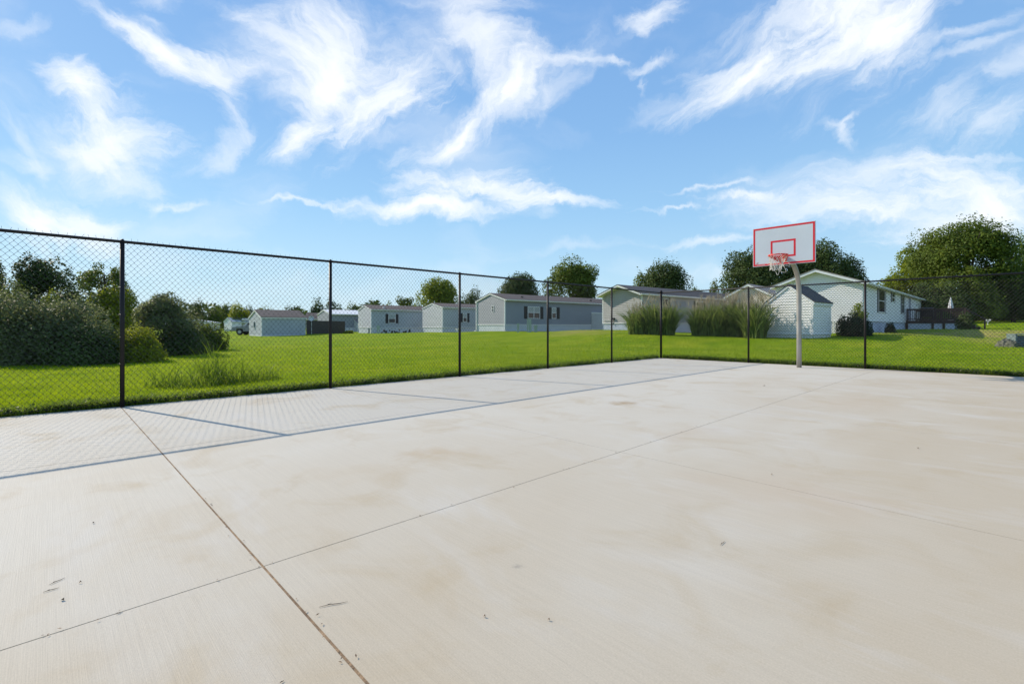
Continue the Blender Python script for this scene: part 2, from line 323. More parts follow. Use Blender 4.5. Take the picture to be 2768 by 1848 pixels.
# lawn
def lawn_mat():
    m = bpy.data.materials.new('lawn'); m.use_nodes = True; t = m.node_tree; b = t.nodes['Principled BSDF']
    g = t.nodes.new('ShaderNodeNewGeometry'); b.inputs['Roughness'].default_value = .9; b.inputs['Specular IOR Level'].default_value = .04
    def noise(sc, det, st=(1,1,1)):
        mp = t.nodes.new('ShaderNodeMapping'); mp.inputs['Scale'].default_value = st; t.links.new(g.outputs['Position'], mp.inputs['Vector'])
        n = t.nodes.new('ShaderNodeTexNoise'); n.inputs['Scale'].default_value = sc; n.inputs['Detail'].default_value = det; n.inputs['Roughness'].default_value = .65
        t.links.new(mp.outputs[0], n.inputs['Vector']); return n.outputs['Fac']
    def ramp(f, a, b2, c1, c2):
        r = t.nodes.new('ShaderNodeValToRGB'); r.color_ramp.elements[0].position = a; r.color_ramp.elements[1].position = b2
        r.color_ramp.elements[0].color = (*c1, 1); r.color_ramp.elements[1].color = (*c2, 1); t.links.new(f, r.inputs['Fac']); return r.outputs[0]
    def mix(f, a, b2, mode='MIX'):
        n = t.nodes.new('ShaderNodeMix'); n.data_type = 'RGBA'; n.blend_type = mode
        for s, v in (('Factor', f), ('A', a), ('B', b2)):
            if isinstance(v, float): n.inputs[s].default_value = v
            elif isinstance(v, tuple): n.inputs[s].default_value = v
            else: t.links.new(v, n.inputs[s])
        return n.outputs['Result']
    c = ramp(noise(9, 8), .30, .72, (.075,.145,.003), (.25,.36,.010))
    c = mix(ramp(noise(.35, 4), .42, .68, (0,0,0), (.75,.75,.75)), c, (.31,.34,.022,1))
    c = mix(ramp(noise(2.2, 5, (1,.35,1)), .45, .75, (0,0,0), (.8,.8,.8)), c, (.085,.155,.008,1))
    # dry patches of tan grass in front of the white home
    dry = ramp(noise(.5, 6), .40, .60, (0,0,0), (1,1,1))
    acc = None
    for (px, d, rad, k) in ((2560, 31, 6.5, .8), (2420, 30, 3.5, .55), (2730, 25, 2.6, .9), (2700,33,6,.5), (1560,40,5,.35)):
        x, y = xy(px, d)
        vm = t.nodes.new('ShaderNodeVectorMath'); vm.operation = 'DISTANCE'; t.links.new(g.outputs['Position'], vm.inputs[0]); vm.inputs[1].default_value = (x, y, .7)
        mr = t.nodes.new('ShaderNodeMapRange'); mr.interpolation_type = 'SMOOTHSTEP'; t.links.new(vm.outputs['Value'], mr.inputs['Value'])
        mr.inputs['From Min'].default_value = rad; mr.inputs['From Max'].default_value = 0; mr.inputs['To Max'].default_value = min(1, k*1.25)
        if acc is None: acc = mr.outputs[0]
        else:
            a2 = t.nodes.new('ShaderNodeMath'); a2.operation = 'MAXIMUM'; t.links.new(acc, a2.inputs[0]); t.links.new(mr.outputs[0], a2.inputs[1]); acc = a2.outputs[0]
    md = t.nodes.new('ShaderNodeMath'); md.operation = 'MULTIPLY'; t.links.new(acc, md.inputs[0]); t.links.new(dry, md.inputs[1])
    m2 = t.nodes.new('ShaderNodeMath'); m2.operation = 'MULTIPLY_ADD'; t.links.new(acc, m2.inputs[0]); m2.inputs[1].default_value = .5; t.links.new(md.outputs[0], m2.inputs[2])
    m2.use_clamp = True
    c = mix(m2.outputs[0], c, (.36,.29,.11,1))
    t.links.new(c, b.inputs['Base Color'])
    bp = t.nodes.new('ShaderNodeBump'); bp.inputs['Strength'].default_value = .9; bp.inputs['Distance'].default_value = .06
    t.links.new(noise(14, 8), bp.inputs['Height']); t.links.new(bp.outputs[0], b.inputs['Normal'])
    return m
M['lawn'] = lawn_mat()

def concrete_mat():
    m = bpy.data.materials.new('broomed concrete'); m.use_nodes = True; t = m.node_tree; b = t.nodes['Principled BSDF']
    g = t.nodes.new('ShaderNodeNewGeometry'); b.inputs['Roughness'].default_value = .82; b.inputs['Specular IOR Level'].default_value = .3
    def noise(sc, det, st=(1,1,1), ro=.6, dist=0):
        mp = t.nodes.new('ShaderNodeMapping'); mp.inputs['Scale'].default_value = st; t.links.new(g.outputs['Position'], mp.inputs['Vector'])
        n = t.nodes.new('ShaderNodeTexNoise'); n.inputs['Scale'].default_value = sc; n.inputs['Detail'].default_value = det; n.inputs['Roughness'].default_value = ro
        n.inputs['Distortion'].default_value = dist
        t.links.new(mp.outputs[0], n.inputs['Vector']); return n.outputs['Fac']
    def ramp(f, a, b2, c1, c2):
        r = t.nodes.new('ShaderNodeValToRGB'); r.color_ramp.elements[0].position = a; r.color_ramp.elements[1].position = b2
        r.color_ramp.elements[0].color = (*c1, 1); r.color_ramp.elements[1].color = (*c2, 1); t.links.new(f, r.inputs['Fac']); return r.outputs[0]
    def mix(f, a, b2, mode='MIX'):
        n = t.nodes.new('ShaderNodeMix'); n.data_type = 'RGBA'; n.blend_type = mode
        for s, v in (('Factor', f), ('A', a), ('B', b2)):
            if isinstance(v, float): n.inputs[s].default_value = v
            elif isinstance(v, tuple): n.inputs[s].default_value = v
            else: t.links.new(v, n.inputs[s])
        return n.outputs['Result']
    # grey white at the left, warmer sand tone towards the right side of the court
    sx = t.nodes.new('ShaderNodeSeparateXYZ'); t.links.new(g.outputs['Position'], sx.inputs[0])
    lr = t.nodes.new('ShaderNodeMapRange'); t.links.new(sx.outputs[0], lr.inputs['Value']); lr.inputs['From Min'].default_value = -4.5; lr.inputs['From Max'].default_value = 0.2
    lr.inputs['To Min'].default_value = -.22; lr.inputs['To Max'].default_value = .22
    ad = t.nodes.new('ShaderNodeMath'); ad.operation = 'ADD'; t.links.new(lr.outputs[0], ad.inputs[0]); t.links.new(noise(.45, 4, (1,.7,1), .55, .6), ad.inputs[1])
    c = ramp(ad.outputs[0], .30, .72, (.575,.535,.45), (.51,.44,.33))
    c = mix(ramp(noise(1.3, 6, (1,1,1), .6, .8), .52, .74, (0,0,0), (.62,.62,.62)), c, (.46,.37,.24,1))
    c = mix(ramp(noise(1.1, 5, (.6,1.6,1), .6, .5), .54, .70, (0,0,0), (.5,.5,.5)), c, (.59,.565,.51,1))
    c = mix(.5, c, ramp(noise(130, 4, (1,1,1), .75), .32, .68, (.70,.70,.70), (1,1,1)), 'MULTIPLY')
    c = mix(.35, c, ramp(noise(6, 6, (.5,9,1)), .35, .65, (.90,.90,.90), (1,1,1)), 'MULTIPLY')
    c = mix(.38, c, ramp(noise(3, 4, (.12,26,1), .7), .38, .62, (.90,.90,.91), (1,1,1)), 'MULTIPLY')
    # individual rusty stains
    for (px, py, ra, col, k) in ((1690,1089,.42,(.30,.20,.09,1),.75),(1190,1225,.55,(.42,.33,.22,1),.5),(1850,1170,.9,(.44,.36,.26,1),.45),(2100,1330,1.2,(.46,.37,.27,1),.4),(1400,1530,.05,(.25,.23,.2,1),.5),(980,1275,.6,(.44,.36,.25,1),.4),(2300,1090,1.5,(.47,.39,.29,1),.4)):
        d = FPX*EYE/(py-HY); x, y = xy(px, d)
        mp = t.nodes.new('ShaderNodeMapping'); mp.vector_type = 'TEXTURE'; t.links.new(g.outputs['Position'], mp.inputs['Vector'])
        mp.inputs['Location'].default_value = (x, y, 0); mp.inputs['Rotation'].default_value = (0, 0, R(46)); mp.inputs['Scale'].default_value = (ra, ra*.8, 1)
        nn = t.nodes.new('ShaderNodeTexNoise'); nn.inputs['Scale'].default_value = 2.2/ra; nn.inputs['Detail'].default_value = 5; t.links.new(g.outputs['Position'], nn.inputs['Vector'])
        le = t.nodes.new('ShaderNodeVectorMath'); le.operation = 'LENGTH'; t.links.new(mp.outputs[0], le.inputs[0])
        a2 = t.nodes.new('ShaderNodeMath'); a2.operation = 'MULTIPLY_ADD'; t.links.new(nn.outputs['Fac'], a2.inputs[0]); a2.inputs[1].default_value = 1.6; t.links.new(le.outputs['Value'], a2.inputs[2])
        mr = t.nodes.new('ShaderNodeMapRange'); mr.interpolation_type = 'SMOOTHSTEP'; t.links.new(a2.outputs[0], mr.inputs['Value'])
        mr.inputs['From Min'].default_value = 1.65; mr.inputs['From Max'].default_value = .75; mr.inputs['To Max'].default_value = k
        c = mix(mr.outputs[0], c, col)
    t.links.new(c, b.inputs['Base Color'])
    bp = t.nodes.new('ShaderNodeBump'); bp.inputs['Strength'].default_value = .35; bp.inputs['Distance'].default_value = .004
    t.links.new(noise(4, 5, (.6,60,1)), bp.inputs['Height'])
    bp2 = t.nodes.new('ShaderNodeBump'); bp2.inputs['Strength'].default_value = .25; bp2.inputs['Distance'].default_value = .003
    t.links.new(noise(220, 3), bp2.inputs['Height']); t.links.new(bp.outputs[0], bp2.inputs['Normal']); t.links.new(bp2.outputs[0], b.inputs['Normal'])
    return m
M['concrete'] = concrete_mat()

# ------------------------------------------------------------------ terrain
XF, YF = -9.04, 16.355          # side fence and end fence lines
CX0, CY1 = XF-.10, YF+.07       # edges of the concrete
CTRL = []
for px, py, d in ((2197,913,26.6),(2068,912,28.3),(1740,902,31),(1900,905,30),(2344,898,30),(2444,890,41.4),(2560,889,39),(1628,891,42.6),(1365,895,52),(1571,889,72),
                  (1003,900.5,65),(1141,895,90),(1196,898,61),(706,908,52),(828,902,58),(646,904,60),(600,895,90),(2646,871,50),(2768,865,60),(1384,890,100),(800,892,120),(2200,870,90),(2600,868,62)):
    CTRL.append((*xy(px, d), zz(py, d)))
for px, d, z in ((2720,22,.22),(0,13,-.02),(290,14.5,-.03),(440,18,-.03),(600,26,-.02),(300,40,-.1),(0,60,0),(700,35,0.0),(1000,40,.1),(1300,35,.2),(1100,25,.02),(1500,24,.1),(1800,22,.12),(2200,20,.1),(2600,17,.1),(400,130,.3),(1384,200,.6),(2500,200,2.2),(0,200,.5)):
    CTRL.append((*xy(px, d), z))
for y in range(-14, 20, 3): CTRL += [(XF-.3, y, -.01), (XF-2.5, y, -.02)]
for x in range(-9, 12, 3): CTRL += [(x, YF+.4, -.01), (x, YF+2.0, .02)]
for x, y in ((20,-10),(20,5),(0,-25),(-20,-20),(25,20),(60,-60),(-80,-60)): CTRL.append((x, y, 0))
CT = np.array(CTRL)
def gz_arr(x, y):
    x = np.asarray(x, float); y = np.asarray(y, float); num = np.zeros(x.shape); dn = np.zeros(x.shape)
    for cx, cy, cz in CT:
        w = 1/(((x-cx)**2+(y-cy)**2)+4.0)**1.6; num += w*cz; dn += w
    return num/dn
def gz(x, y): return float(gz_arr(np.array([x]), np.array([y]))[0])
def axis_pts(core0, core1, edges):
    a = list(np.arange(core0, core1+.01, 1.0)) + edges
    for s in (1, -1):
        p = core1 if s > 0 else core0; st = 1.5
        while abs(p) < 2500: p += s*st; st *= 1.22; a.append(p)
    return np.array(sorted(set(round(v, 3) for v in a)))
gx = axis_pts(-50, 30, [CX0-.001, CX0-.12, CX0-.3]); gy = axis_pts(-14, 60, [CY1+.001, CY1+.12, CY1+.3])
GX, GY = np.meshgrid(gx, gy, indexing='ij'); GZ = gz_arr(GX, GY)
inside = (GX > CX0) & (GX < 8.2) & (GY < CY1) & (GY > -12.2)
GZ = np.where(inside, -.16, GZ)
edge = (GX > CX0-.2) & (GX < 8.2) & (GY < CY1+.2) & (GY > -12.2) & ~inside
GZ = np.where(edge, -.012, GZ)
ni, nj = len(gx), len(gy); idx = np.arange(ni*nj).reshape(ni, nj)
fl = np.stack([idx[:-1,:-1], idx[1:,:-1], idx[1:,1:], idx[:-1,1:]], -1).reshape(-1)
gr = fast_mesh('lawn', np.stack([GX, GY, GZ], -1).reshape(-1, 3), np.full((ni-1)*(nj-1), 4), fl, M['lawn']); tag(gr, kind='structure')
gr.data.polygons.foreach_set('use_smooth', np.ones(len(gr.data.polygons), bool))

# ------------------------------------------------------------------ court slabs, real joints between them
xs = [CX0, -5.70, -2.565, .57, 3.7, 8.0]; ys = [-12, -8.6, -5.48, -2.36, .762, 3.88, 7.0, 10.12, 13.24, CY1]
sl = MB(); gp = {.762: .0055}
for i in range(len(xs)-1):
    for j in range(len(ys)-1):
        g0 = gp.get(ys[j], .0022); g1 = gp.get(ys[j+1], .0022)
        sl.box(xs[i]+.0032, xs[i+1]-.0032, ys[j]+g0, ys[j+1]-g1, -.15, 0)
court = sl.build('concrete_court', M['concrete']); tag(court, kind='structure')
sc_ = MB(); sc_.box(CX0+.02, 7.98, -11.98, CY1-.02, -.14, -.006); tag(sc_.build('joint_bed', M['sawcut']), kind='structure')
fj = MB(); pts = []
for k in range(150):
    x = CX0+.03+k*.114
    w = .005+.0022*random.random(); c = .762+.0012*math.sin(x*3.1)
    pts.append((x, c, w))
for (x0_, c0, w0), (x1_, c1, w1) in zip(pts, pts[1:]):
    fj.quad((x0_, c0-w0, -.0015+random.uniform(-.001,.001)), (x1_, c1-w1, -.0012), (x1_, c1+w1, -.0012), (x0_, c0+w0, -.0015))
tag(fj.build('joint_filler', M['filler']), kind='structure')

# ------------------------------------------------------------------ chain link fences
H = 2.42; PW_, PH_ = .078, .0905
def chain_mesh(parent, length, name='wire_mesh', r=.0018):
    """woven wire in the local x-z plane, from x=0 to length"""
    nc = int(length/(PW_/2)); nr = 53
    i = np.arange(nc)[:, None]; j = np.arange(nr+1)[None, :]
    left = ((i+j) % 2 == 0)
    X = np.where(left, i*PW_/2-.0035, (i+1)*PW_/2+.0035)+.0*j; Y = np.where(left, .0032, -.0032)
    X = X+RNG.normal(0, .0012, X.shape)
    Z = .045+j*PH_/2+0*i
    P = np.stack([X, Y, Z+RNG.normal(0, .001, X.shape)], -1)
    A = P[:, :-1].reshape(-1, 3); B = P[:, 1:].reshape(-1, 3)
    # twisted ends standing above the rail
    k = np.arange(0, nc, 2); tp = P[k, -1]; tz = tp.copy(); tz[:, 2] += .030+RNG.random(len(k))*.012; tz[:, 0] += RNG.normal(0, .010, len(k)); tz[:, 1] += RNG.normal(0, .006, len(k))
    A = np.concatenate([A, tp]); B = np.concatenate([B, tz])
    t = B-A; t /= np.linalg.norm(t, axis=1)[:, None]
    u = np.cross(t, np.array([0, 1., 0])); u /= np.linalg.norm(u, axis=1)[:, None]; w = np.cross(t, u)
    n = 4; vs = []
    for E_ in (A, B):
        for q in range(n):
            a = 2*math.pi*q/n+.4; vs.append(E_+(u*math.cos(a)+w*math.sin(a))*r)
    V = np.stack(vs, 1).reshape(-1, 3); base = np.arange(len(A))[:, None]*8
    f = np.concatenate([base+np.array([q, (q+1) % 4, 4+(q+1) % 4, 4+q])[None, :] for q in range(4)], 1).reshape(-1)
    return fast_mesh(name, V, np.full(len(A)*4, 4), f, M['wire'], parent)
def fence_post(parent, x, r=.0285, top=H-.005, name='post'):
    p = MB(); p.tube([(x, 0, -.05), (x, 0, top)], r, 16); o = p.build(name, M['post'], parent, True)
    c = MB(); c.tube([(x, 0, top), (x, 0, top+.012), (x, 0, top+.034), (x, 0, top+.046)], [r*1.15, r*1.15, r*.8, r*.2], 16)
    c.build('post_cap', M['post'], o, True)
    t = MB()
    for z in (.25, .62, 1.0, 1.38, 1.76, 2.12):
        z += random.uniform(-.03, .03)
        t.tube([(x+math.cos(a)*(r+.002), math.sin(a)*(r+.002), z) for a in np.linspace(-.2, math.pi*1.2, 9)], .0022, 5)
        t.tube([(x-r, .012, z), (x-r-.018, .02, z+random.uniform(-.006,.006))], .0022, 5)
        t.tube([(x+r, .012, z), (x+r+.022, .024, z+random.uniform(-.008,.008))], .0022, 5)
    t.build('tie_wire', M['wire'], o, split=True)
    return o
# side fence: local x runs along world +Y
sf = thing('chain_link_fence', 'long black chain link fence along the left side of the court', 'fence', (XF, 0, 0), R(90))
for n in range(-2, 5): fence_post(sf, .775+n*3.104)
rl = MB(); rl.tube([(-5.4, 0, H)]+[(x, 0, H) for x in (-2.3, .775, 3.88, 6.98, 10.1, 13.2)]+[(YF, 0, H)], .0215, 12); rl.build('top_rail', M['post'], sf, True)
mh = thing('x', 'x', 'x'); bpy.data.objects.remove(mh)
o = chain_mesh(sf, YF+5.4); o.location = (-5.4, .030, 0)
b = MB(); b.tube([(-5.4, .034, .05), (YF, .034, .045)], .0025, 5); b.build('tension_wire', M['wire'], sf)
# end fence: local x along world +X
ef = thing('chain_link_fence', 'black chain link fence across the far end of the court behind the hoop', 'fence', (XF, YF, 0), 0)
fence_post(ef, 0, .040, H+.05, 'corner_post')
for n in range(1, 5): fence_post(ef, n*3.097)
rl = MB(); rl.tube([(0, 0, H), (6, 0, H), (13.2, 0, H)], .0215, 12); rl.build('top_rail', M['post'], ef, True)
o = chain_mesh(ef, 13.2, r=.0023); o.location = (0, .030, 0)
b = MB(); b.tube([(0, .034, .05), (13.2, .034, .045)], .0025, 5); b.build('tension_wire', M['wire'], ef)
b = MB()
for z in (.2, .6, 1.0, 1.4, 1.8, 2.2):
    b.tube([(math.cos(a)*.043, math.sin(a)*.043, z) for a in np.linspace(0, 2*math.pi, 17)[:-1]], .006, 6, closed=True)
b.build('tension_band', M['post'], ef, split=True)

# ------------------------------------------------------------------ basketball hoop
hp = thing('basketball_hoop', 'basketball hoop with red bordered white backboard on a curved grey steel pole', 'basketball hoop', (-4.263, 15.555, 0))
p = MB(); path = [(0, 0, -.1), (0, 0, 1), (0, 0, 2.12)]
for a in np.linspace(0, 90, 13)[1:]: path.append((0, -.86*(1-math.cos(R(a))), 2.12+.86*math.sin(R(a))))
path.append((0, -1.28, 2.98)); p.tube(path, .064, 24); pole = p.build('pole', M['galv'], hp, True)
b = MB(); b.box(-.20, .20, -1.372, -1.345, 2.90, 3.40); b.box(-.07, .07, -1.345, -1.24, 2.88, 3.12); b.build('mounting_bracket', M['galv'], hp, bevel=.004)
b = MB()
for s in (-1, 1): b.tube([(s*.03, -.70, 2.95), (s*.45, -1.37, 3.68)], .013, 8)
b.build('brace', M['galv'], hp, True, split=True)
bx0, bx1, bz0, bz1, byf = -.762, .762, 2.829, 3.888, -1.402
b = MB(); b.box(bx0, bx1, byf, byf+.028, bz0, bz1); bd = b.build('backboard', M['board'], hp, bevel=.006)
b = MB()
def rect_strip(b, x0, x1, z0, z1, w, y0, y1):
    b.box(x0, x1, y0, y1, z1-w, z1); b.box(x0, x1, y0, y1, z0, z0+w); b.box(x0, x0+w, y0, y1, z0+w, z1-w); b.box(x1-w, x1, y0, y1, z0+w, z1-w)
rect_strip(b, bx0+.014, bx1-.014, bz0+.014, bz1-.014, .046, byf-.0015, byf+.004); b.build('border_stripe', M['red'], bd)
b = MB(); rect_strip(b, -.305, .305, 3.035, 3.492, .048, byf-.0015, byf+.004); b.build('target_square', M['red'], bd)
b = MB()
lx, lz = bx0+.085, bz0+.075
b.prism([(lx, lz), (lx+.03, lz+.012), (lx+.075, lz+.03), (lx+.045, lz+.032), (lx+.02, lz+.028), (lx+.012, lz+.018)], byf-.002, byf+.002); b.build('maker_mark', M['red'], bd)
b = MB(); b.prism([(lx+.02, lz+.004), (lx+.05, lz+.016), (lx+.06, lz+.023), (lx+.03, lz+.018)], byf-.0035, byf+.002); b.build('mark_dark_part', M['black'], bd)  # dark part of the printed mark
b = MB(); xx = lx+.03
for k in range(16):
    w = random.uniform(.006, .011); b.box(xx, xx+w, byf-.003, byf+.002, bz0+.030, bz0+.040); xx += w+.004
b.build('small_print', M['whitetrim'], bd)
rc = (0, byf-.152-.2286, 3.05); rr = .2286
b = MB(); ring = [(rr*math.cos(a), rc[1]+rr*math.sin(a), 3.05) for a in np.linspace(0, 2*math.pi, 41)[:-1]]
b.tube(ring, .009, 8, closed=True); b.tube([(x*1.03, rc[1]+(y-rc[1])*1.03, z-.019) for x, y, z in ring], .008, 8, closed=True)
b.box(-.10, .10, byf-.152, byf-.006, 3.035, 3.043); b.box(-.09, .09, byf-.012, byf-.002, 2.90, 3.06)
rim = b.build('rim', M['rim'], hp)
b = MB()   # sheet steel under-brace sweeping from the board up to the ring
arc = [(rr*1.03*math.cos(a), rc[1]+rr*1.03*math.sin(a), 3.028) for a in np.linspace(R(-50), R(230), 27)]
for q, w in zip(arc, arc[1:]):
    lo0 = (q[0]*.32, byf-.02-.10*(1-abs(q[0])/rr*.9), 2.865+.03*abs(q[0])/rr); lo1 = (w[0]*.32, byf-.02-.10*(1-abs(w[0])/rr*.9), 2.865+.03*abs(w[0])/rr)
    b.quad(q, w, lo1, lo0)
br = b.build('rim_brace', M['rim'], hp); so = br.modifiers.new('s', 'SOLIDIFY'); so.thickness = .004
# net: twelve loops knotted in diamonds, a few strands hanging astray
b = MB(); N = 12
lev = [(0, 1.0), (.085, .86), (.165, .72), (.24, .62), (.31, .58), (.375, .56)]
def npt(k, l):
    z, s = lev[l]; a = 2*math.pi*(k+(.5 if l % 2 else 0))/N
    jr = random.Random(int(k % N)*31+l*7)
    return (rr*s*math.cos(a)+jr.uniform(-.012,.012)*l/3-.012*l, rc[1]+rr*s*math.sin(a)+jr.uniform(-.012,.012)*l/3, 3.035-z+jr.uniform(-.012,.012)*l/3)
for l in range(len(lev)-1):
    for k in range(N):
        a = npt(k, l)
        for dk in ((0, -1) if l % 2 == 0 else (0, 1)):
            c = npt(k+dk, l+1); mid = tuple((a[q]+c[q])/2+random.uniform(-.004,.004) for q in range(3))
            b.tube([a, mid, c], .0052, 5)
for k in range(N):
    a, c = npt(k, 0), npt(k, 0); b.tube([(a[0]*1.03, rc[1]+(a[1]-rc[1])*1.03, 3.065), (a[0], a[1], 3.02)], .007, 5)
c = rc[1]
b.tube([npt(1,2), (.20, c+.05, 2.86), (.27, c+.06, 2.80), (.24, c+.04, 2.74), (.15, c+.03, 2.76), npt(1,3)], .0052, 5)
b.tube([npt(0,3), (.16, c+.0, 2.70), (.20, c-.02, 2.60), (.17, c-.03, 2.575), (.08, c-.03, 2.60), npt(11,5)], .0052, 5)
b.tube([npt(8,5), (-.03, c-.06, 2.60), (.0, c-.07, 2.52), (.02, c-.07, 2.52), (.05, c-.05, 2.62), npt(10,5)], .0052, 5)
b.tube([npt(6,2), (-.22, c, 2.86), (-.27, c, 2.84), (-.20, c-.02, 2.81), npt(6,3)], .005, 5)
b.build('net', M['net'], hp)

# ------------------------------------------------------------------ manufactured homes and sheds
def siding(b, P0, u, n, length, z0, h, rise=0, course=.13, lip=.026):
    """lapped boards on a wall from P0 along u, outward normal n; gable when rise>0"""
    nk = max(1, round(h/course)); c = h/nk; rows = [(z0+k*c, z0+(k+1)*c) for k in range(nk)]
    if rise > 0:
        ng = max(1, round(rise/c)); g = rise/ng; rows += [(z0+h+k*g, z0+h+(k+1)*g) for k in range(ng)]
    def lim(z):
        if z <= z0+h+1e-6 or rise <= 0: return 0, length
        f = min(1, (z-z0-h)/rise); return f*length/2, length-f*length/2
    def pt(t, z, o): return (P0[0]+u[0]*t+n[0]*o, P0[1]+u[1]*t+n[1]*o, z)
    for a, d in rows:
        l0, r0 = lim(a); l1, r1 = lim(d)
        b.quad(pt(l0, a, lip), pt(r0, a, lip), pt(r1, d, 0.0), pt(l1, d, 0.0))
        b.quad(pt(l0, a, 0), pt(r0, a, 0), pt(r0, a, lip), pt(l0, a, lip))
def home(name, label, cat, cpx, cby, d, ang, W, Ln, skirt, wall_h, rise, msid, mskirt, mroof, og=.25, oe=.2, course=.2, mtrim='whitetrim', group=None, corner_trim=True, gutter=True, base=True):
    """local origin = ground corner between near gable (y=0, x=-W..0) and the long side (x=0)"""
    cx_, cy_ = xy(cpx, d); z = zz(cby, d)
    t = thing(name, label, cat, (cx_, cy_, z), ang, group)
    t['W'] = W; hb = skirt; he = skirt+wall_h
    w = MB()
    siding(w, (-W, 0), (1, 0), (0, -1), W, hb, wall_h, rise, course)
    siding(w, (0, 0), (0, 1), (1, 0), Ln, hb, wall_h, 0, course)
    siding(w, (0, Ln), (-1, 0), (0, 1), W, hb, wall_h, rise, course)
    siding(w, (-W, Ln), (0, -1), (-1, 0), Ln, hb, wall_h, 0, course)
    w.box(-W+.01, -.01, .01, Ln-.01, hb, he)
    w.build('wall', M[msid], t)
    if base:
        s = MB(); k = 0
        rib = .15
        for (P0, u, n, l) in (((-W, 0), (1, 0), (0, -1), W), ((0, 0), (0, 1), (1, 0), Ln), ((0, Ln), (-1, 0), (0, 1), W), ((-W, Ln), (0, -1), (-1, 0), Ln)):
            m_ = int(l/rib)
            for q in range(m_):
                a, c = q*l/m_, (q+.55)*l/m_; e = (q+1)*l/m_
                def pt(tt, zv, o): return (P0[0]+u[0]*tt+n[0]*o, P0[1]+u[1]*tt+n[1]*o, zv)
                s.quad(pt(a, -.6, -.02), pt(c, -.6, -.02), pt(c, hb, -.02), pt(a, hb, -.02))
                s.quad(pt(c, -.6, -.02), pt(e, -.6, -.035), pt(e, hb, -.035), pt(c, hb, -.02))
                s.quad(pt(e, -.6, -.035), pt(e, -.6, -.02), pt(e, hb, -.02), pt(e, hb, -.035))
        s.build('skirting', M[mskirt], t)
        s = MB()
        s.box(-W-.02, .02, -.045, -.015, hb-.06, hb+.02); s.box(.015, .045, -.045, Ln, hb-.06, hb+.02); s.build('skirting_rail', M[mtrim], t)
    sl_ = rise/(W/2); xe = W/2+oe; ze = he-oe*sl_
    f = MB(); th = .15
    f.prism([(-W/2-xe, ze), (-W/2, he+rise), (-W/2+xe, ze), (-W/2+xe, ze+th), (-W/2, he+rise+th), (-W/2-xe, ze+th)], -og, Ln+og)
    rf_parent = f.build('fascia', M[mtrim], t)
    r = MB(); y0 = th+.003; 
    r.prism([(-W/2-xe-.03, ze+y0-.01), (-W/2, he+rise+y0), (-W/2+xe+.03, ze+y0-.01), (-W/2+xe+.03, ze+y0+.03), (-W/2, he+rise+y0+.045), (-W/2-xe-.03, ze+y0+.03)], -og-.02, Ln+og+.02)
    r.build('roof', M[mroof], t)
    if corner_trim:
        c = MB(); z0_ = .0 if not base else hb
        c.box(-.10, .022, -.022, .10, z0_, he); c.box(-W-.022, -W+.10, -.022, .10, z0_, he)
        c.build('corner_trim', M[mtrim], t, split=True)
    if gutter:
        g = MB(); gx_ = -W/2+xe+.032
        g.prism([(gx_, ze+.03), (gx_+.10, ze+.05), (gx_+.11, ze+.15), (gx_, ze+.15)], -og, Ln+og); g.build('gutter', M[mtrim], t)
    return t
def side_y(t, px):
    a = t.rotation_euler[2]; return reach((t.location.x, t.location.y), (-math.sin(a), math.cos(a)), px)
def side_z(t, y, py):
    a = t.rotation_euler[2]; x = t.location.x-math.sin(a)*y; yy = t.location.y+math.cos(a)*y
    return zz(py, dr(x, yy)[0])-t.location.z
def gab_x(t, px):
    a = t.rotation_euler[2]; return reach((t.location.x, t.location.y), (math.cos(a), math.sin(a)), px)
def window(t, face, a0, a1, z0, z1, shut=.35, lights=1, top='painted_sky', name='window'):
    """window on the side ('s', a=y) or gable ('g', a=x)"""
    def bx(b, p0, p1, o0, o1, q0, q1):
        if face == 's': b.box(o0, o1, p0, p1, q0, q1)
        else: b.box(p0, p1, -o1, -o0, q0, q1)
    f = MB(); fw = .06
    bx(f, a0, a1, .0, .06, z0, z0+fw); bx(f, a0, a1, .0, .06, z1-fw, z1)
    bx(f, a0, a0+fw, .0, .06, z0+fw, z1-fw); bx(f, a1-fw, a1, .0, .06, z0+fw, z1-fw)
    zm = (z0+z1)/2; bx(f, a0+fw, a1-fw, .0, .055, zm-.025, zm+.025)
    for k in range(1, lights):
        c = a0+(a1-a0)*k/lights; bx(f, c-.035, c+.035, .0, .058, z0+fw, z1-fw)
    w = f.build(name, M['whitetrim'], t)
    p = MB(); bx(p, a0+fw, a1-fw, .015, .03, zm, z1-fw); p.build('pane', M[top], w)
    p = MB(); bx(p, a0+fw, a1-fw, .015, .03, z0+fw, zm); p.build('pane', M['glass'], w)
    if shut:
        for s0, s1 in ((a0-shut-.03, a0-.03), (a1+.03, a1+shut+.03)):
            s = MB(); bx(s, s0, s1, .0, .04, z0-.03, z1+.03)
            k = z0+.05
            while k < z1-.06:
                bx(s, s0+.05, s1-.05, .041, .052, k, k+.05); k += .1
            s.build('shutter', M['shutter'], t)
def win_px(t, x0, x1, y0, y1, **k):
    a, c = sorted((side_y(t, x0), side_y(t, x1))); m = (a+c)/2
    window(t, 's', a, c, side_z(t, m, y1), side_z(t, m, y0), **k)
def size_w(cpx, d, ang, lpx): return reach(xy(cpx, d), (-math.cos(ang), -math.sin(ang)), lpx)

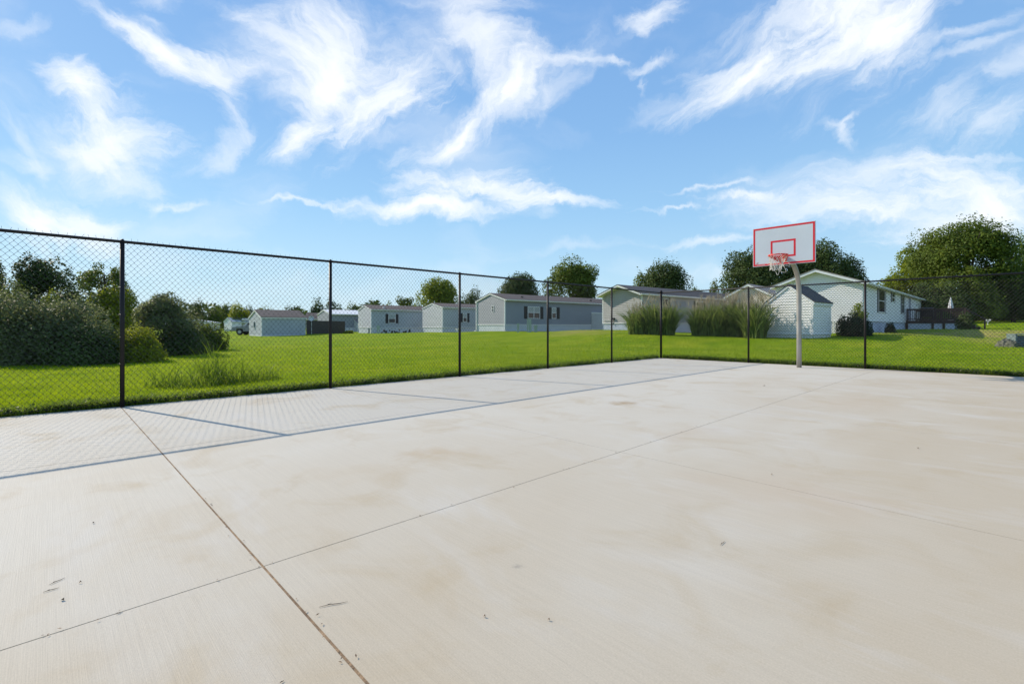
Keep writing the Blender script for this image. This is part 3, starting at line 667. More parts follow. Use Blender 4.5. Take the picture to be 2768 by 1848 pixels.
# white single wide with the big gable, right of the pole
A = R(0); Wd = size_w(2329, 30, A, 2096)
wh = home('manufactured_home', 'white sided home with broad gable and dark brown deck, right of the hoop', 'manufactured home', 2331, 898, 30, A, Wd, 33, .75, 2.28, .90, 'white', 'skirtblue', 'rooftan', og=.42, oe=.25, course=.135)
win_px(wh, 2373, 2391, 782, 845, shut=.30, top='glass'); win_px(wh, 2409, 2417, 791, 817, shut=.22, top='glass'); win_px(wh, 2436, 2443, 797, 848, shut=.3, top='glass')
b = MB(); ya = side_y(wh, 2456); b.box(.0, .05, ya, ya+1.0, .9, 2.9); dq = b.build('door', M['greysid'], wh); b = MB(); b.box(.05, .09, ya+.1, ya+.16, 1.85, 1.9); b.build('handle', M['black'], dq)
b = MB(); b.box(.03, .12, .35, .5, .5, .62); b.build('vent', M['whitetrim'], wh)
# deck on its long side
LD = side_y(wh, 2447); dh = .86; dw = 3.75; dl = 5.5
dk = thing('deck', 'dark brown timber deck with railings beside the white home', 'deck', tuple(Vector(wh.location)+Vector((.05*math.cos(A)-LD*math.sin(A), .05*math.sin(A)+LD*math.cos(A), 0))), A)
b = MB(); n = 24
for k in range(int(dl/.14)): b.box(0, dw, k*.14, k*.14+.132, dh-.03, dh)
b.build('deck_boards', M['deck'], dk)
b = MB(); b.box(0, dw, -.04, -.005, dh-.24, dh-.01); b.box(dw+.005, dw+.04, 0, dl, dh-.24, dh-.01); b.build('rim_joist', M['deck'], dk)
for px_ in (0.05, 1.75, 2.45, dw-.05): 
    b = MB(); b.box(px_-.07, px_+.07, -.06, .08, -.5, dh-.24); b.build('leg', M['deck'], dk)
for y_ in (2.5, 5.3):
    b = MB(); b.box(dw-.1, dw+.04, y_, y_+.14, -.5, dh-.24); b.build('leg', M['deck'], dk)
for x0_, x1_, z0_ in ((.15, 1.66, -.4), (1.84, 2.36, -.4), (2.55, dw-.16, -.4)):
    b = MB(); b.box(x0_, x1_, .02, .05, z0_, dh-.25); b.build('skirt_panel', M['skirtblue'], dk)
def railing(parent, P0, P1, z0, z1, name='railing'):
    b = MB(); v = Vector((P1[0]-P0[0], P1[1]-P0[1])); l = v.length; v.normalize(); n_ = Vector((-v.y, v.x))
    def bar(t0, t1, o, w, q0, q1):
        c = [(P0[0]+v.x*t0+n_.x*(o-w), P0[1]+v.y*t0+n_.y*(o-w)), (P0[0]+v.x*t1+n_.x*(o-w), P0[1]+v.y*t1+n_.y*(o-w)), (P0[0]+v.x*t1+n_.x*(o+w), P0[1]+v.y*t1+n_.y*(o+w)), (P0[0]+v.x*t0+n_.x*(o+w), P0[1]+v.y*t0+n_.y*(o+w))]
        b.prism(c, q0, q1, 'z')
    bar(-.02, l+.02, 0, .06, z1-.04, z1); bar(0, l, 0, .02, z1-.14, z1-.045); bar(0, l, 0, .02, z0+.08, z0+.16)
    k = .06
    while k < l-.03: bar(k, k+.038, .04, .018, z0+.02, z1-.045); k += .13
    for k in np.arange(0, l+.1, max(1.2, l/round(l/1.6))): bar(k-.045, k+.045, 0, .044, z0, z1+.02)
    return b.build(name, M['deck'], parent)
railing(dk, (.08, 0), (dw, 0), dh, dh+1.02); railing(dk, (dw, .1), (dw, dl), dh, dh+1.02)
railing(dk, (.08, dl), (dw-.1, dl), dh, dh+1.02)
b = MB(); 
for k in range(4): b.box(dw+.05+k*.27, dw+.05+(k+1)*.27, .4, 1.6, -.4, dh-.18*(k+1))
b.build('steps', M['deck'], dk)
b = MB()
for y_ in (.38, 1.62): b.tube([(dw, y_, dh+.95), (dw+1.15, y_, .95)], .035, 6); b.tube([(dw+1.12, y_, -.3), (dw+1.12, y_, .95)], .04, 6)
b.build('stair_rail', M['deck'], dk, split=True)
# things standing on the deck
wb = dk.location+Vector((0, 0, dh))
um = thing('patio_umbrella', 'closed white and red patio umbrella standing on the dark deck', 'umbrella', tuple(wb+Vector((2.8, 1.3, 0))))
b = MB(); b.tube([(0,0,0), (0,0,2.0)], .02, 8); b.tube([(0,0,0), (0,0,.06)], .2, 12); b.build('pole', M['galv'], um)
b = MB(); ml = 8
for k in range(ml):
    a0, a1 = 2*math.pi*k/ml, 2*math.pi*(k+.5)/ml; a2 = 2*math.pi*(k+1)/ml
    for (za, ra, zb, rb) in ((.95, .20, 1.35, .15), (1.35, .15, 1.95, .03)):
        b.quad(*[(r_*math.cos(a), r_*math.sin(a), z_) for a, r_, z_ in ((a0, ra, za), (a1, ra*.55, za), (a1, rb*.55, zb), (a0, rb, zb))])
        b.quad(*[(r_*math.cos(a), r_*math.sin(a), z_) for a, r_, z_ in ((a1, ra*.55, za), (a2, ra, za), (a2, rb, zb), (a1, rb*.55, zb))])
M['umb'] = mat('red and white canvas', (.75,.74,.72), .8, col2=(.45,.03,.04), nscale=3, fac=(.60,.63)); b.build('canopy', M['umb'], um)
gl = thing('grill', 'black covered barbecue grill on the deck near the home wall', 'grill', tuple(wb+Vector((1.3, .9, 0))))
b = MB(); b.box(-.45, .45, -.25, .25, .35, .85)
b.build('firebox', M['black'], gl, bevel=.03)
b = MB(); b.tube([(-.42, 0, .86), (.42, 0, .86)], .27, 14); b.build('lid', M['black'], gl, True)
b = MB(); 
for sx in (-.4,.4):
    for sy in (-.2,.2): b.box(sx-.025, sx+.025, sy-.025, sy+.025, 0, .36)
b.box(.46, .8, -.2, .2, .72, .76); b.build('stand', M['black'], gl)
hk = thing('shepherd_hook', 'thin black curled hook rising above the deck railing', 'hook', tuple(wb+Vector((.85, .25, 0))))
b = MB(); b.tube([(0,0,0), (0,0,1.3)]+[(-.10+.10*math.cos(a), 0, 1.3+.10*math.sin(a)) for a in np.linspace(0, 3.6, 8)], .018, 6); b.build('rod', M['black'], hk)

# small white shed in front of it
A = R(-5); Ws = size_w(2197.7, 26.6, A, 2070)
sh = home('garden_shed', 'small white lap sided shed with steep black roof, just behind the hoop pole', 'shed', 2197.7, 913, 26.6, A, Ws, reach(xy(2197.7, 26.6), (math.sin(R(5)), math.cos(R(5))), 2246), .22, 1.66, .98, 'white', 'white', 'roofdark', og=.06, oe=.08, course=.15, gutter=False)
# white slatted enclosure beside the shed
x_, y_ = xy(2250, 30.8)
pk = MB()
for k in range(7): pk.box(k*.13, k*.13+.085, 0, .025, -.2, .80)
pk.box(0, .88, .026, .06, .15, .23); pk.box(0, .88, .026, .06, .6, .68)
o = pk.build('picket_fence', M['white']); o.location = (x_, y_, gz(x_, y_)); tag(o, 'short panel of white vertical pickets between the white shed and the round bush', 'picket fence')

# cream gable home behind the reeds
A = 0; Wc = size_w(2085, 42, A, 1967)
ch = home('manufactured_home', 'cream gabled home behind the tan reed plumes and the white shed', 'manufactured home', 2085, 889, 42, A, Wc, 20, .7, 2.2, .95, 'cream', 'skirt', 'rooftan', og=.3, oe=.25, course=.14)
# grey taupe home with deep gable overhang
A = R(-5); W3 = size_w(1735, 43, A, 1629)
h3 = home('manufactured_home', 'taupe sided home with deep shaded gable overhang behind reeds near the corner post', 'manufactured home', 1735, 893, 43, A, W3, 24, .68, 2.55, .80, 'tansid', 'skirtblue', 'roofdark', og=.62, oe=.3, course=.165)
win_px(h3, 1790, 1806, 806, 852, top='glass', shut=.3); win_px(h3, 1880, 1900, 815, 855, top='glass', shut=.3)
b = MB(); ya = side_y(h3, 1825); yb = side_y(h3, 1853); b.box(.0, .06, ya, yb, .7, 2.8); dq = b.build('door', M['greysid'], h3); b = MB(); b.box(.06, .1, ya+.1, ya+.17, 1.6, 1.68); b.build('handle', M['black'], dq)
xg = gab_x(h3, 1660); b = MB(); b.box(xg-.1, xg+.1, -.16, -.02, .98, 1.16); b.tube([(xg-.05, -.06, .5), (xg-.05, -.06, 1.0)], .025, 6); b.build('meter_box', M['black'], h3)
b = MB(); xp = -W3+.5; b.tube([(-W3+.2, -.07, .92), (-W3+1.0, -.07, .92)], .025, 6); b.build('conduit', M['whitetrim'], h3, split=True)
# grey blue home
A = R(-5); W2 = size_w(1365, 52, A, 1290)
h2 = home('manufactured_home', 'blue grey home with shuttered windows and dark roof, in the centre beyond the lawn', 'manufactured home', 1365, 895.5, 52, A, W2, 38, .75, 2.62, .72, 'greysid', 'skirt', 'roofbrown', og=.12, oe=.25, course=.15)
win_px(h2, 1426, 1459, 829, 861, lights=2, shut=.5); win_px(h2, 1491, 1503, 831, 861, shut=.55)
xg = gab_x(h2, 1333); window(h2, 'g', xg-.2, xg+.2, 2.15, 2.85, shut=0, top='glass')
b = MB()
for x__ in (-W2-.06, .05): b.box(x__-.05, x__+.05, -.12, -.03, .02, 3.3)
b.box(-W2-.30, -W2-.06, -.12, -.03, 3.25, 3.37); b.box(.0, .3, -.12, -.03, -.02, .06); b.box(-W2-.5, -W2-.1, -.12, -.03, -.02, .06)
b.build('downspout', M['whitetrim'], h2, split=True)
for yv in (3, 14.5): b = MB(); b.box(-.9, -.75, yv, yv+.2, 3.55, 3.95); b.build('roof_vent', M['black'], h2)
# beige panel shed at its far end
A = R(8); d_ = 62; x_, y_ = xy(1571, d_)
bs = home('garden_shed', 'low beige sided shed with white trim between the blue grey home and the taupe home', 'shed', 1632, 890, 60, R(20), size_w(1632, 60, R(20), 1572), 3, .05, 1.85, .05, 'lightsid', 'white', 'roofmetal', og=.05, oe=.03, course=.13, gutter=False)
# light grey home left of it
A = R(-5); W1 = size_w(1196, 61, A, 1143)
hb_ = home('manufactured_home', 'pale grey home with sunlit cream gable end, left of the blue grey home', 'manufactured home', 1196, 899, 61, A, W1, 26, .68, 2.45, .55, 'bluegrey', 'skirt', 'roofbrown', og=.08, oe=.12, course=.15)
win_px(hb_, 1251, 1262, 847, 870, shut=.35, top='painted_sky')
for yv in (6.5,): b = MB(); b.box(-.8, -.65, yv, yv+.2, 3.3, 3.6); b.build('roof_vent', M['black'], hb_)
ts = home('garden_shed', 'narrow tan shed standing against the corner of the blue grey home', 'shed', 1288, 895, 66, R(12), size_w(1288, 66, R(12), 1275), 2, .04, 1.65, .05, 'lightsid', 'white', 'rooftan', og=.03, oe=.03, gutter=False)
# next home to the left
A = R(-5); W0 = size_w(1003, 65, A, 969)
h1 = home('manufactured_home', 'long grey home with white gable end and one shuttered window behind the dark wood pile', 'manufactured home', 1003, 901, 65, A, W0, 30, .80, 2.35, .60, 'bluegrey', 'skirt', 'roofbrown', og=.08, oe=.15, course=.16)
win_px(h1, 1050, 1069, 849, 873, shut=.4)
yv = side_y(h1, 1040); b = MB(); b.box(-.75, -.5, yv, yv+.3, 3.35, 3.62); b.build('roof_vent', M['whitetrim'], h1)
# home with the white metal roof
A = R(-4); Wm = size_w(893, 80, A, 859)
hm = home('manufactured_home', 'distant home with bright white metal roof above the dark board fence', 'manufactured home', 893, 896, 80, A, Wm, 24, .6, 2.2, .75, 'greysid', 'skirt', 'roofmetal', og=.1, oe=.2, course=.2)
# brown roofed house further back
bh = home('house', 'distant low house showing only its dark brown roof behind the blue shed', 'house', 828, 890, 100, R(-30), 4, 14, .3, 1.9, 1.1, 'tansid', 'skirt', 'roofbrown', og=.3, oe=.4)
bs2 = home('house', 'brown roofed lean building just left of the white gable home', 'house', 966, 899, 82, R(8), size_w(966, 82, R(8), 940), 6, .05, 1.5, .95, 'lightsid', 'white', 'rooftan', og=.1, oe=.1, gutter=False)
fl_ = home('manufactured_home', 'far off white home with pale blue roof at the left end of the lawn', 'manufactured home', 627, 894, 92, R(10), size_w(627, 92, R(10), 606), 14, .3, 1.35, .75, 'white', 'skirt', 'bluegrey', og=.1, oe=.1)
fl2 = home('manufactured_home', 'far off home with grey roof behind the left bushes', 'manufactured home', 575, 893, 98, R(70), 8, 10, .3, 1.2, .7, 'white', 'skirt', 'bluegrey', og=.1, oe=.1)
# blue grey garage shed
A = R(0); Wg = size_w(706.8, 51, A, 674)
gs = home('garage_shed', 'pale blue grey shed with shingle roof beside the parked pickup', 'shed', 706.8, 908.5, 51, A, Wg, 7.3, .06, 1.85, .78, 'bluegrey', 'bluegrey', 'roofbrown', og=.14, oe=.12, course=.16, gutter=False)
gs.scale = (1, 1, 1)
Lg = side_y(gs, 826)
for ob in list(gs.children): ob.scale = (1, max(.4, Lg/7.3), 1)
xg = gab_x(gs, 688.5); b = MB(); b.box(xg-.08, xg+.08, -.10, -.03, 1.05, 1.55); b.box(xg-.25, xg+.12, -.16, -.03, .98, 1.06); b.build('wall_ornament', M['grayplas'], gs)  # hanging ornament on the gable wall

# dark board privacy fence
p0 = xy(829, 56); p1 = xy(932, 66); v = Vector((p1[0]-p0[0], p1[1]-p0[1])); l_ = v.length
b = MB(); k = 0.0
while k < l_: b.box(k, k+.135, 0, .03, -.4, 1.62+random.uniform(-.015,.015)); k += .145
b.box(0, l_, .031, .08, .35, .45); b.box(0, l_, .031, .08, 1.2, 1.3)
o = b.build('board_fence', M['woodfence']); o.location = (*p0, gz(*p0)-.02); o.rotation_euler = (0, 0, math.atan2(v.y, v.x)); tag(o, 'dark weathered board privacy fence right of the blue grey shed', 'board fence')
# satellite dish behind it
x_, y_ = xy(842, 57); b = MB(); b.tube([(0,0,0),(0,0,1.75)], .03, 6); 
rings = [(0, 0), (.12, .02), (.24, .07), (.32, .13)]
for (r0, h0), (r1, h1_) in zip(rings, rings[1:]):
    for k in range(14):
        a, c = 2*math.pi*k/14, 2*math.pi*(k+1)/14
        b.quad(*[(r_*math.cos(q), -h_*1.0-.05, 1.85+r_*math.sin(q)) for r_, h_, q in ((r0, h0, a), (r1, h1_, a), (r1, h1_, c), (r0, h0, c))])
b.tube([(0,-.06,1.6), (0,-.45,1.8)], .015, 5)
o = b.build('satellite_dish', M['whitetrim']); o.location = (x_, y_, gz(x_, y_)); o.rotation_euler = (0,0,R(60)); tag(o, 'small white satellite dish above the dark board fence', 'satellite dish')

# pickup with a canopy, parked left of the shed
d_ = 57; x_, y_ = xy(634, d_)
pu = thing('pickup_truck', 'silver pickup truck with white topper parked behind the blue grey shed', 'pickup truck', (x_, y_, gz(x_, y_)), R(46+6))
b = MB()   # local x to the right, nose at x=0, body 5.2 m long
b.prism([(0,.45),(0.02,.78),(.15,.95),(1.35,1.08),(1.5,1.10),(5.2,1.10),(5.2,.5),(4.45,.45),(4.35,.75),(3.75,.75),(3.65,.45),(1.35,.4),(1.28,.75),(.62,.75),(.52,.45)], -.9, .9)
b.build('body', M['cargrey'], pu, bevel=.04)
b = MB(); b.prism([(1.35,1.10),(1.95,1.62),(2.05,1.66),(3.2,1.66),(3.3,1.10)], -.8, .8); b.build('cab', M['carwhite'], pu, bevel=.04)
b = MB(); b.box(3.28, 5.15, -.86, .86, 1.11, 1.82); b.box(1.15, 3.5, -.84, .84, 1.70, 1.93); b.build('topper', M['carwhite'], pu, bevel=.07)
b = MB(); b.prism([(1.62,1.16),(2.02,1.56),(3.1,1.56),(3.15,1.16)], -.812, .812); b.box(3.4, 5.0, -.868, .868, 1.2, 1.62); b.build('side_window', M['glass'], pu)
b = MB(); b.prism([(1.40,1.14),(1.90,1.60),(1.93,1.60),(1.43,1.12)], -.72, .72); b.build('windscreen', M['glass'], pu, split=True)
b = MB(); b.box(-.06, .05, -.88, .88, .45, .62); b.build('bumper', M['rim_steel'], pu, bevel=.02)
for sy in (-.62, .62): b = MB(); b.box(-.012, .06, sy-.15, sy+.15, .68, .84); b.build('headlight', M['whitetrim'], pu)
for wx in (.95, 4.05):
    for sy in (-1, 1):
        b = MB(); b.tube([(wx, sy*.66, .37), (wx, sy*.70, .37), (wx, sy*.88, .37), (wx, sy*.90, .37)], [.33,.37,.37,.33], 20); w = b.build('wheel', M['tyre'], pu)
        b = MB(); b.tube([(wx, sy*.87, .37), (wx, sy*.912, .37)], .2, 14); b.build('rim', M['rim_steel'], w)

# utility posts and pedestals on the lawn
def put(b, name, m, px, d, label, cat, rz=PSI, group=None):
    x_, y_ = xy(px, d); o = b.build(name, M[m]); o.location = (x_, y_, gz(x_, y_)-.02); o.rotation_euler = (0, 0, rz); return tag(o, label, cat, group)
def pedestal(w, h, cap=.04):
    b = MB(); b.box(-w/2, w/2, -w/2, w/2, -.2, h-.12); b.prism([(-w/2-cap, h-.12), (w/2+cap, h-.12), (w/2+cap, h-.05), (w/2, h), (-w/2, h), (-w/2-cap, h-.05)], -w/2-cap, w/2+cap); b.box(-w/2+.03, w/2-.03, -w/2-.01, -w/2, .1, h-.2); return b
put(pedestal(.19, .92), 'utility_pedestal', 'greenbox', 1400.5, 47, 'slim pale green pedestal, leftmost in front of the blue grey home', 'utility pedestal')
b = MB(); b.box(-.16, -.04, -.05, .05, -.2, 1.35); b.box(.0, .26, -.09, .09, -.2, 1.3); b.box(.02, .24, -.11, -.09, .9, 1.25); put(b, 'utility_meter_post', 'greenbox', 1429, 47, 'tall pale green meter post under the double window', 'meter post')
put(pedestal(.30, .72, .06), 'utility_box', 'greenbox', 1448, 47, 'short pale green utility box right of the meter post', 'utility box')
b = MB(); b.box(-.08, .08, -.06, .06, -.2, .75); put(b, 'utility_post', 'grayplas', 997.5, 63, 'short grey post at the corner of the white gable end', 'utility post')
b = MB(); b.box(-.16, -.02, -.05, .05, -.2, 1.1); b.box(.06, .15, -.05, .05, -.2, 1.0); b.box(-.18, .2, -.07, -.05, .72, .98); put(b, 'utility_meter_post', 'greenbox', 1023, 60, 'pale meter post in front of the long grey home with one window', 'meter post')
# dark row of logs at that home
lg = thing('wood_pile', 'dark pile of logs along the skirting of the long grey home', 'wood pile', (*xy(1070, 63), gz(*xy(1070, 63))-.02), R(46+10))
for k in range(26):
    b = MB(); lx_ = random.uniform(-1.9, 1.9); lz_ = random.choice((.1, .1, .26, .40)); r_ = random.uniform(.07, .12)
    a_ = random.uniform(-.5, .5); b.tube([(lx_-math.sin(a_)*.25, -.22*math.cos(a_), lz_), (lx_+math.sin(a_)*.25, .22*math.cos(a_), lz_+random.uniform(-.05,.12))], r_, 9); b.build('log', M['black' if k % 3 else 'twig'], lg)
# white yard ornament at pale home
def ornament(px, d, label, s=1.0):
    b = MB(); b.tube([(0,0,-.1),(0,0,.35*s)], .025, 6)
    for c, r_ in (((-.22*s, 0, .52*s), .17*s), ((.22*s, 0, .55*s), .17*s), ((0,0,.36*s), .12*s)):
        for k in range(9):
            a = 2*math.pi*k/9; b.quad(c, (c[0]+r_*math.cos(a), c[1]-.06, c[2]+r_*math.sin(a)), (c[0]+r_*.9*math.cos(a+.5), c[1]+.04, c[2]+r_*.9*math.sin(a+.5)))
    b.tube([(0,0,.3*s),(-.22*s,0,.52*s)], .015, 5); b.tube([(0,0,.3*s),(.22*s,0,.55*s)], .015, 5)
    return put(b, 'yard_ornament', 'whitetrim', px, d, label, 'yard ornament')
ornament(2670, 45, 'white yard ornament with two round heads on the lawn before the big tree', .75)
ornament(1236, 56, 'white yard ornament in front of the pale grey home', .7)

# rock mound and slatted box at the right edge
def rock(name, px, d, rx, ry, rz_, label, seed):
    rs = np.random.default_rng(seed); b = MB(); nu, nv = 14, 8
    for j in range(nv+1):
        ph = math.pi/2*j/nv
        for i in range(nu):
            th = 2*math.pi*i/nu; k = 1+rs.uniform(-.13, .13)
            b.v.append((rx*math.cos(th)*math.cos(ph)*k, ry*math.sin(th)*math.cos(ph)*k, rz_*math.sin(ph)*k-.05))
    for j in range(nv):
        for i in range(nu): b.f.append((j*nu+i, j*nu+(i+1) % nu, (j+1)*nu+(i+1) % nu, (j+1)*nu+i))
    x_, y_ = xy(px, d); o = b.build(name, M['rock']); o.location = (x_, y_, gz(x_, y_)); return tag(o, label, 'rock', None)
rock('rock', 2718, 22.3, .34, .28, .42, 'grey lichened boulder left of the green slatted box', 3)
rock('rock', 2736, 22.0, .28, .26, .34, 'low dark rock against the foot of the green slatted box', 5)
x_, y_ = xy(2747, 22.2)
bxx = thing('utility_cabinet', 'green slatted utility cabinet at the right edge of the lawn', 'utility cabinet', (x_, y_, gz(x_, y_)-.02), R(20))
b = MB(); b.box(0, .95, .03, .85, -.1, .54); b.build('cabinet_body', M['black'], bxx)
b = MB()
for k in range(6): b.prism([(-.0, .05+k*.09), (-.02, .05+k*.09), (.028, .105+k*.09), (.028, .085+k*.09)], .03, .92, 'x')
b.build('louver', M['grayplas'], bxx)
b = MB(); b.box(-.03, .03, -.03, .86, -.1, .58); b.box(.92, .98, -.03, .86, -.1, .58); b.box(-.04, .99, -.04, .88, .58, .62); b.build('cabinet_frame', M['grayplas'], bxx)

# ------------------------------------------------------------------ vegetation
def leaf_cloud(P, Nrm, s, aspect=.6, jitter=.7):
    """rhombic leaves at P roughly facing Nrm"""
    n = len(P); N_ = Nrm+RNG.normal(0, jitter, (n, 3)); N_ /= np.linalg.norm(N_, axis=1)[:, None]+1e-9
    a = RNG.normal(0, 1, (n, 3)); a -= N_*(a*N_).sum(1)[:, None]; a /= np.linalg.norm(a, axis=1)[:, None]+1e-9
    b = np.cross(N_, a); sz = (s*(.6+.8*RNG.random(n)))[:, None]
    return np.stack([P-a*sz*.5, P+b*sz*aspect*.5+N_*sz*.08, P+a*sz*.5, P-b*sz*aspect*.5+N_*sz*.08], 1).reshape(-1, 3)
def crown_pts(n, R3, lobes, lr, seed, dome=False, spikes=.04, fill=.16):
    rs = np.random.default_rng(seed)
    u = rs.normal(0, 1, (lobes, 3)); u /= np.linalg.norm(u, axis=1)[:, None]; u[:, 2] = np.abs(u[:, 2])*1.0 if dome else np.where(u[:, 2] < -.55, -u[:, 2], u[:, 2])
    if dome: u[:, 2] = u[:, 2]**1.15
    c = u*(.50+.28*rs.random((lobes, 1))); rad = lr*(.65+.7*rs.random(lobes))
    w = rad**2; w /= w.sum(); k = rs.choice(lobes, n, p=w)
    v = rs.normal(0, 1, (n, 3)); v /= np.linalg.norm(v, axis=1)[:, None]
    rr_ = (.78+.26*rs.random(n))[:, None]
    rr_ = np.where(rs.random((n, 1)) < fill, rs.random((n, 1))*.8, rr_)
    rr_ = np.where(rs.random((n, 1)) < spikes, 1.03+.22*rs.random((n, 1)), rr_)
    P = c[k]+v*rad[k][:, None]*rr_
    bump = 1+.10*np.sin(P[:, :1]*9+seed)*np.cos(P[:, 1:2]*8)*np.sin(P[:, 2:3]*10+1)
    P = P*bump
    if dome: P[:, 2] = np.where(P[:, 2] < 0, rs.random(n)*.5*rs.random(n), P[:, 2])
    nrm = v*.8+c[k]*.5+np.array([0, 0, .35])
    return P*np.array(R3), nrm
def limbs(h, cz, R3, r0, seed, n=6):
    rs = random.Random(seed); b = MB()
    b.tube([(0,0,-.3), (rs.uniform(-.05,.05)*h*.3, 0, h*.3), (rs.uniform(-.04,.04)*h, rs.uniform(-.04,.04)*h, cz), (0, 0, cz+R3[2]*.6)], [r0*1.35, r0, r0*.7, r0*.15], 9)
    for k in range(n):
        a = 2*math.pi*k/n+rs.uniform(-.4,.4); z0_ = cz-R3[2]*rs.uniform(.2,.75); L_ = rs.uniform(.55,.85); zt = cz+R3[2]*rs.uniform(-.1,.6)
        b.tube([(0,0,z0_), (R3[0]*L_*.45*math.cos(a), R3[1]*L_*.45*math.sin(a), (z0_+zt)/2+.1), (R3[0]*L_*math.cos(a), R3[1]*L_*math.sin(a), zt)], [r0*.5, r0*.32, r0*.08], 6)
    return b
SEED = [10]
def tree(name, label, cat, x0, x1, yt, d, lm, lpx=5, dens=4.0, lobes=26, lr=.36, low=.22, group=None, r0=None, spikes=.03, fill=.16, foot=None, squash=1.0):
    SEED[0] += 1; sd_ = SEED[0]; pc = (x0+x1)/2; x_, y_ = xy(pc, d); g = gz(x_, y_) if foot is None else foot
    top = zz(yt, d)-g; rx = (x1-x0)/2/FPX*d; zb = top*low; cz = (top+zb)/2; rz_ = (top-zb)/2; dome = low <= .1
    if dome: cz = zb if low > 0 else 0; rz_ = top-cz
    t = thing(name, label, cat, (x_, y_, g), random.uniform(0, 6), group)
    R3 = (rx*1.0, rx*1.0, rz_*1.02); s = lpx/FPX*d
    area = math.pi*(x1-x0)/2*(rz_/d*FPX); n = int(dens*area/(lpx*lpx)*4.0*(.75 if dome else 1))
    P, Nn = crown_pts(n, R3, lobes, lr, sd_, dome=dome, spikes=spikes, fill=fill); P[:, 2] += cz
    V = leaf_cloud(P, Nn, s*1.15); f = np.arange(len(V)); fast_mesh('crown' if cat == 'tree' else 'foliage', V, np.full(n, 4), f, M[lm], t)
    limbs(top, cz if not dome else top*.45, R3 if not dome else (R3[0]*.7, R3[1]*.7, R3[2]*.45), r0 or max(.03, top*.022), sd_).build('trunk' if cat == 'tree' else 'stem', M['bark' if cat == 'tree' else 'twig'], t)
    return t
# left side thicket
tree('tree', 'dark tree at the left edge, rising behind the fence', 'tree', -70, 30, 685, 20, 'leaf2', 6, low=.1)
tree('tree', 'dark bushy tree rising above the olive thicket at the left', 'tree', 42, 232, 700, 20, 'leaf2', 5.5, lobes=34, lr=.30, low=.15, spikes=.05)
tree('tree', 'airy tree with sky gaps, just behind the nearest fence post', 'tree', 212, 350, 700, 25, 'leaf1', 5, dens=2.0, lobes=30, lr=.22, low=.25, spikes=.12)
tree('bush', 'large silvery olive bush at the left edge of the lawn', 'bush', -90, 150, 790, 15.4, 'leaf5', 6, low=-.02, lobes=40, lr=.32)
tree('bush', 'broad grey green bush sloping down behind the nearest post', 'bush', 60, 300, 796, 16.2, 'leaf5', 6, low=-.02, lobes=40, lr=.32)
tree('bush', 'low spreading dark bush in front of the silvery bushes', 'bush', 130, 335, 880, 15.6, 'leaf2', 6, low=-.02, lobes=30)
tree('bush', 'yellow green bush behind the thicket, crossed by the nearest post', 'bush', 195, 415, 775, 24, 'leaf6', 5, low=0, lobes=36, lr=.3)
tree('bush', 'bright rounded yellow green bush right of the nearest post', 'bush', 285, 440, 872, 16.4, 'leaf6', 4.5, low=-.02, lobes=44, lr=.26, dens=5)
tree('bush', 'tall dark grey green bush with uneven top, second from the right in the thicket', 'bush', 368, 522, 792, 20.5, 'leaf5', 5, low=.12, lobes=36, lr=.3, spikes=.05)
tree('bush', 'dark low bush filling in below the tall grey green bush', 'bush', 380, 560, 880, 20.5, 'leaf2', 5, low=-.02, lobes=26)
tree('bush', 'green bush ending the thicket beside the open lawn', 'bush', 500, 610, 866, 24, 'leaf1', 4.5, low=-.02, lobes=30, dens=5)
tree('bush', 'pale olive bush between the tall grey bush and the last green bush', 'bush', 450, 560, 846, 27, 'leaf4', 4.5, low=-.02, lobes=26)
tree('bush', 'green leafy bush top at the left edge, above the silvery olive bush', 'bush', -60, 90, 772, 17.5, 'leaf1', 5, low=-.02, lobes=30)
tree('bush', 'small lit green bush between the silvery bushes and the dark tree', 'bush', 90, 200, 782, 18.0, 'leaf3', 4.5, low=-.02, lobes=26)
# far left tree line
far = [(400,470,838,'leaf1'),(440,520,845,'leaf2'),(505,560,816,'leaf2'),(550,610,832,'leaf1'),(585,640,822,'leaf1'),(640,700,832,'leaf2'),(684,742,826,'leaf1'),(744,818,824,'leaf2'),
       (826,884,813,'leaf2'),(876,934,812,'leaf2'),(930,985,818,'leaf1'),(968,1042,808,'leaf2'),(1030,1075,822,'leaf1'),(1100,1160,815,'leaf2')]
names = ['at the left end above the bushes','over the grey bush','with a notched top','beside the far white home','over the far white home','above the pickup','over the left half of the blue grey shed roof','over the right half of the blue grey shed roof',
         'over the dark board fence','above the white metal roof','right of the white metal roof','behind the white gable end','over the long grey roof, left','between the long grey roof and the big bright tree']
for (a, c, yt, lm), nm in zip(far, names):
    tree('tree', 'far tree line crown '+nm, 'tree', a, c, yt, 135+random.uniform(-12, 12), lm, 3.6, dens=3.6, lobes=16, lr=.4, low=.1, group='far tree line')
tree('tree', 'yellow green round tree behind the pickup', 'tree', 622, 684, 816, 95, 'leaf6', 3.6, low=.05, lobes=18)
tree('tree', 'sparse tree with sky gaps left of the big bright tree', 'tree', 1060, 1130, 796, 85, 'leaf1', 3.8, dens=1.7, lobes=20, lr=.25, low=.2)
tree('tree', 'big bright green tree behind the pale grey home', 'tree', 1124, 1248, 748, 78, 'leaf3', 4.2, lobes=34, lr=.3, low=.12, spikes=.05)
tree('tree', 'dark round tree right behind the bright green tree', 'tree', 1218, 1312, 772, 88, 'leaf2', 4, lobes=24, low=.1)
tree('tree', 'dark tree above the roof of the blue grey home', 'tree', 1337, 1462, 741, 82, 'leaf2', 4.2, lobes=28, lr=.32, low=.12)
tree('tree', 'tall rounded green tree over the fence, left of the taupe home', 'tree', 1458, 1632, 699, 76, 'leaf1', 4.4, lobes=40, lr=.28, low=.14, spikes=.04)
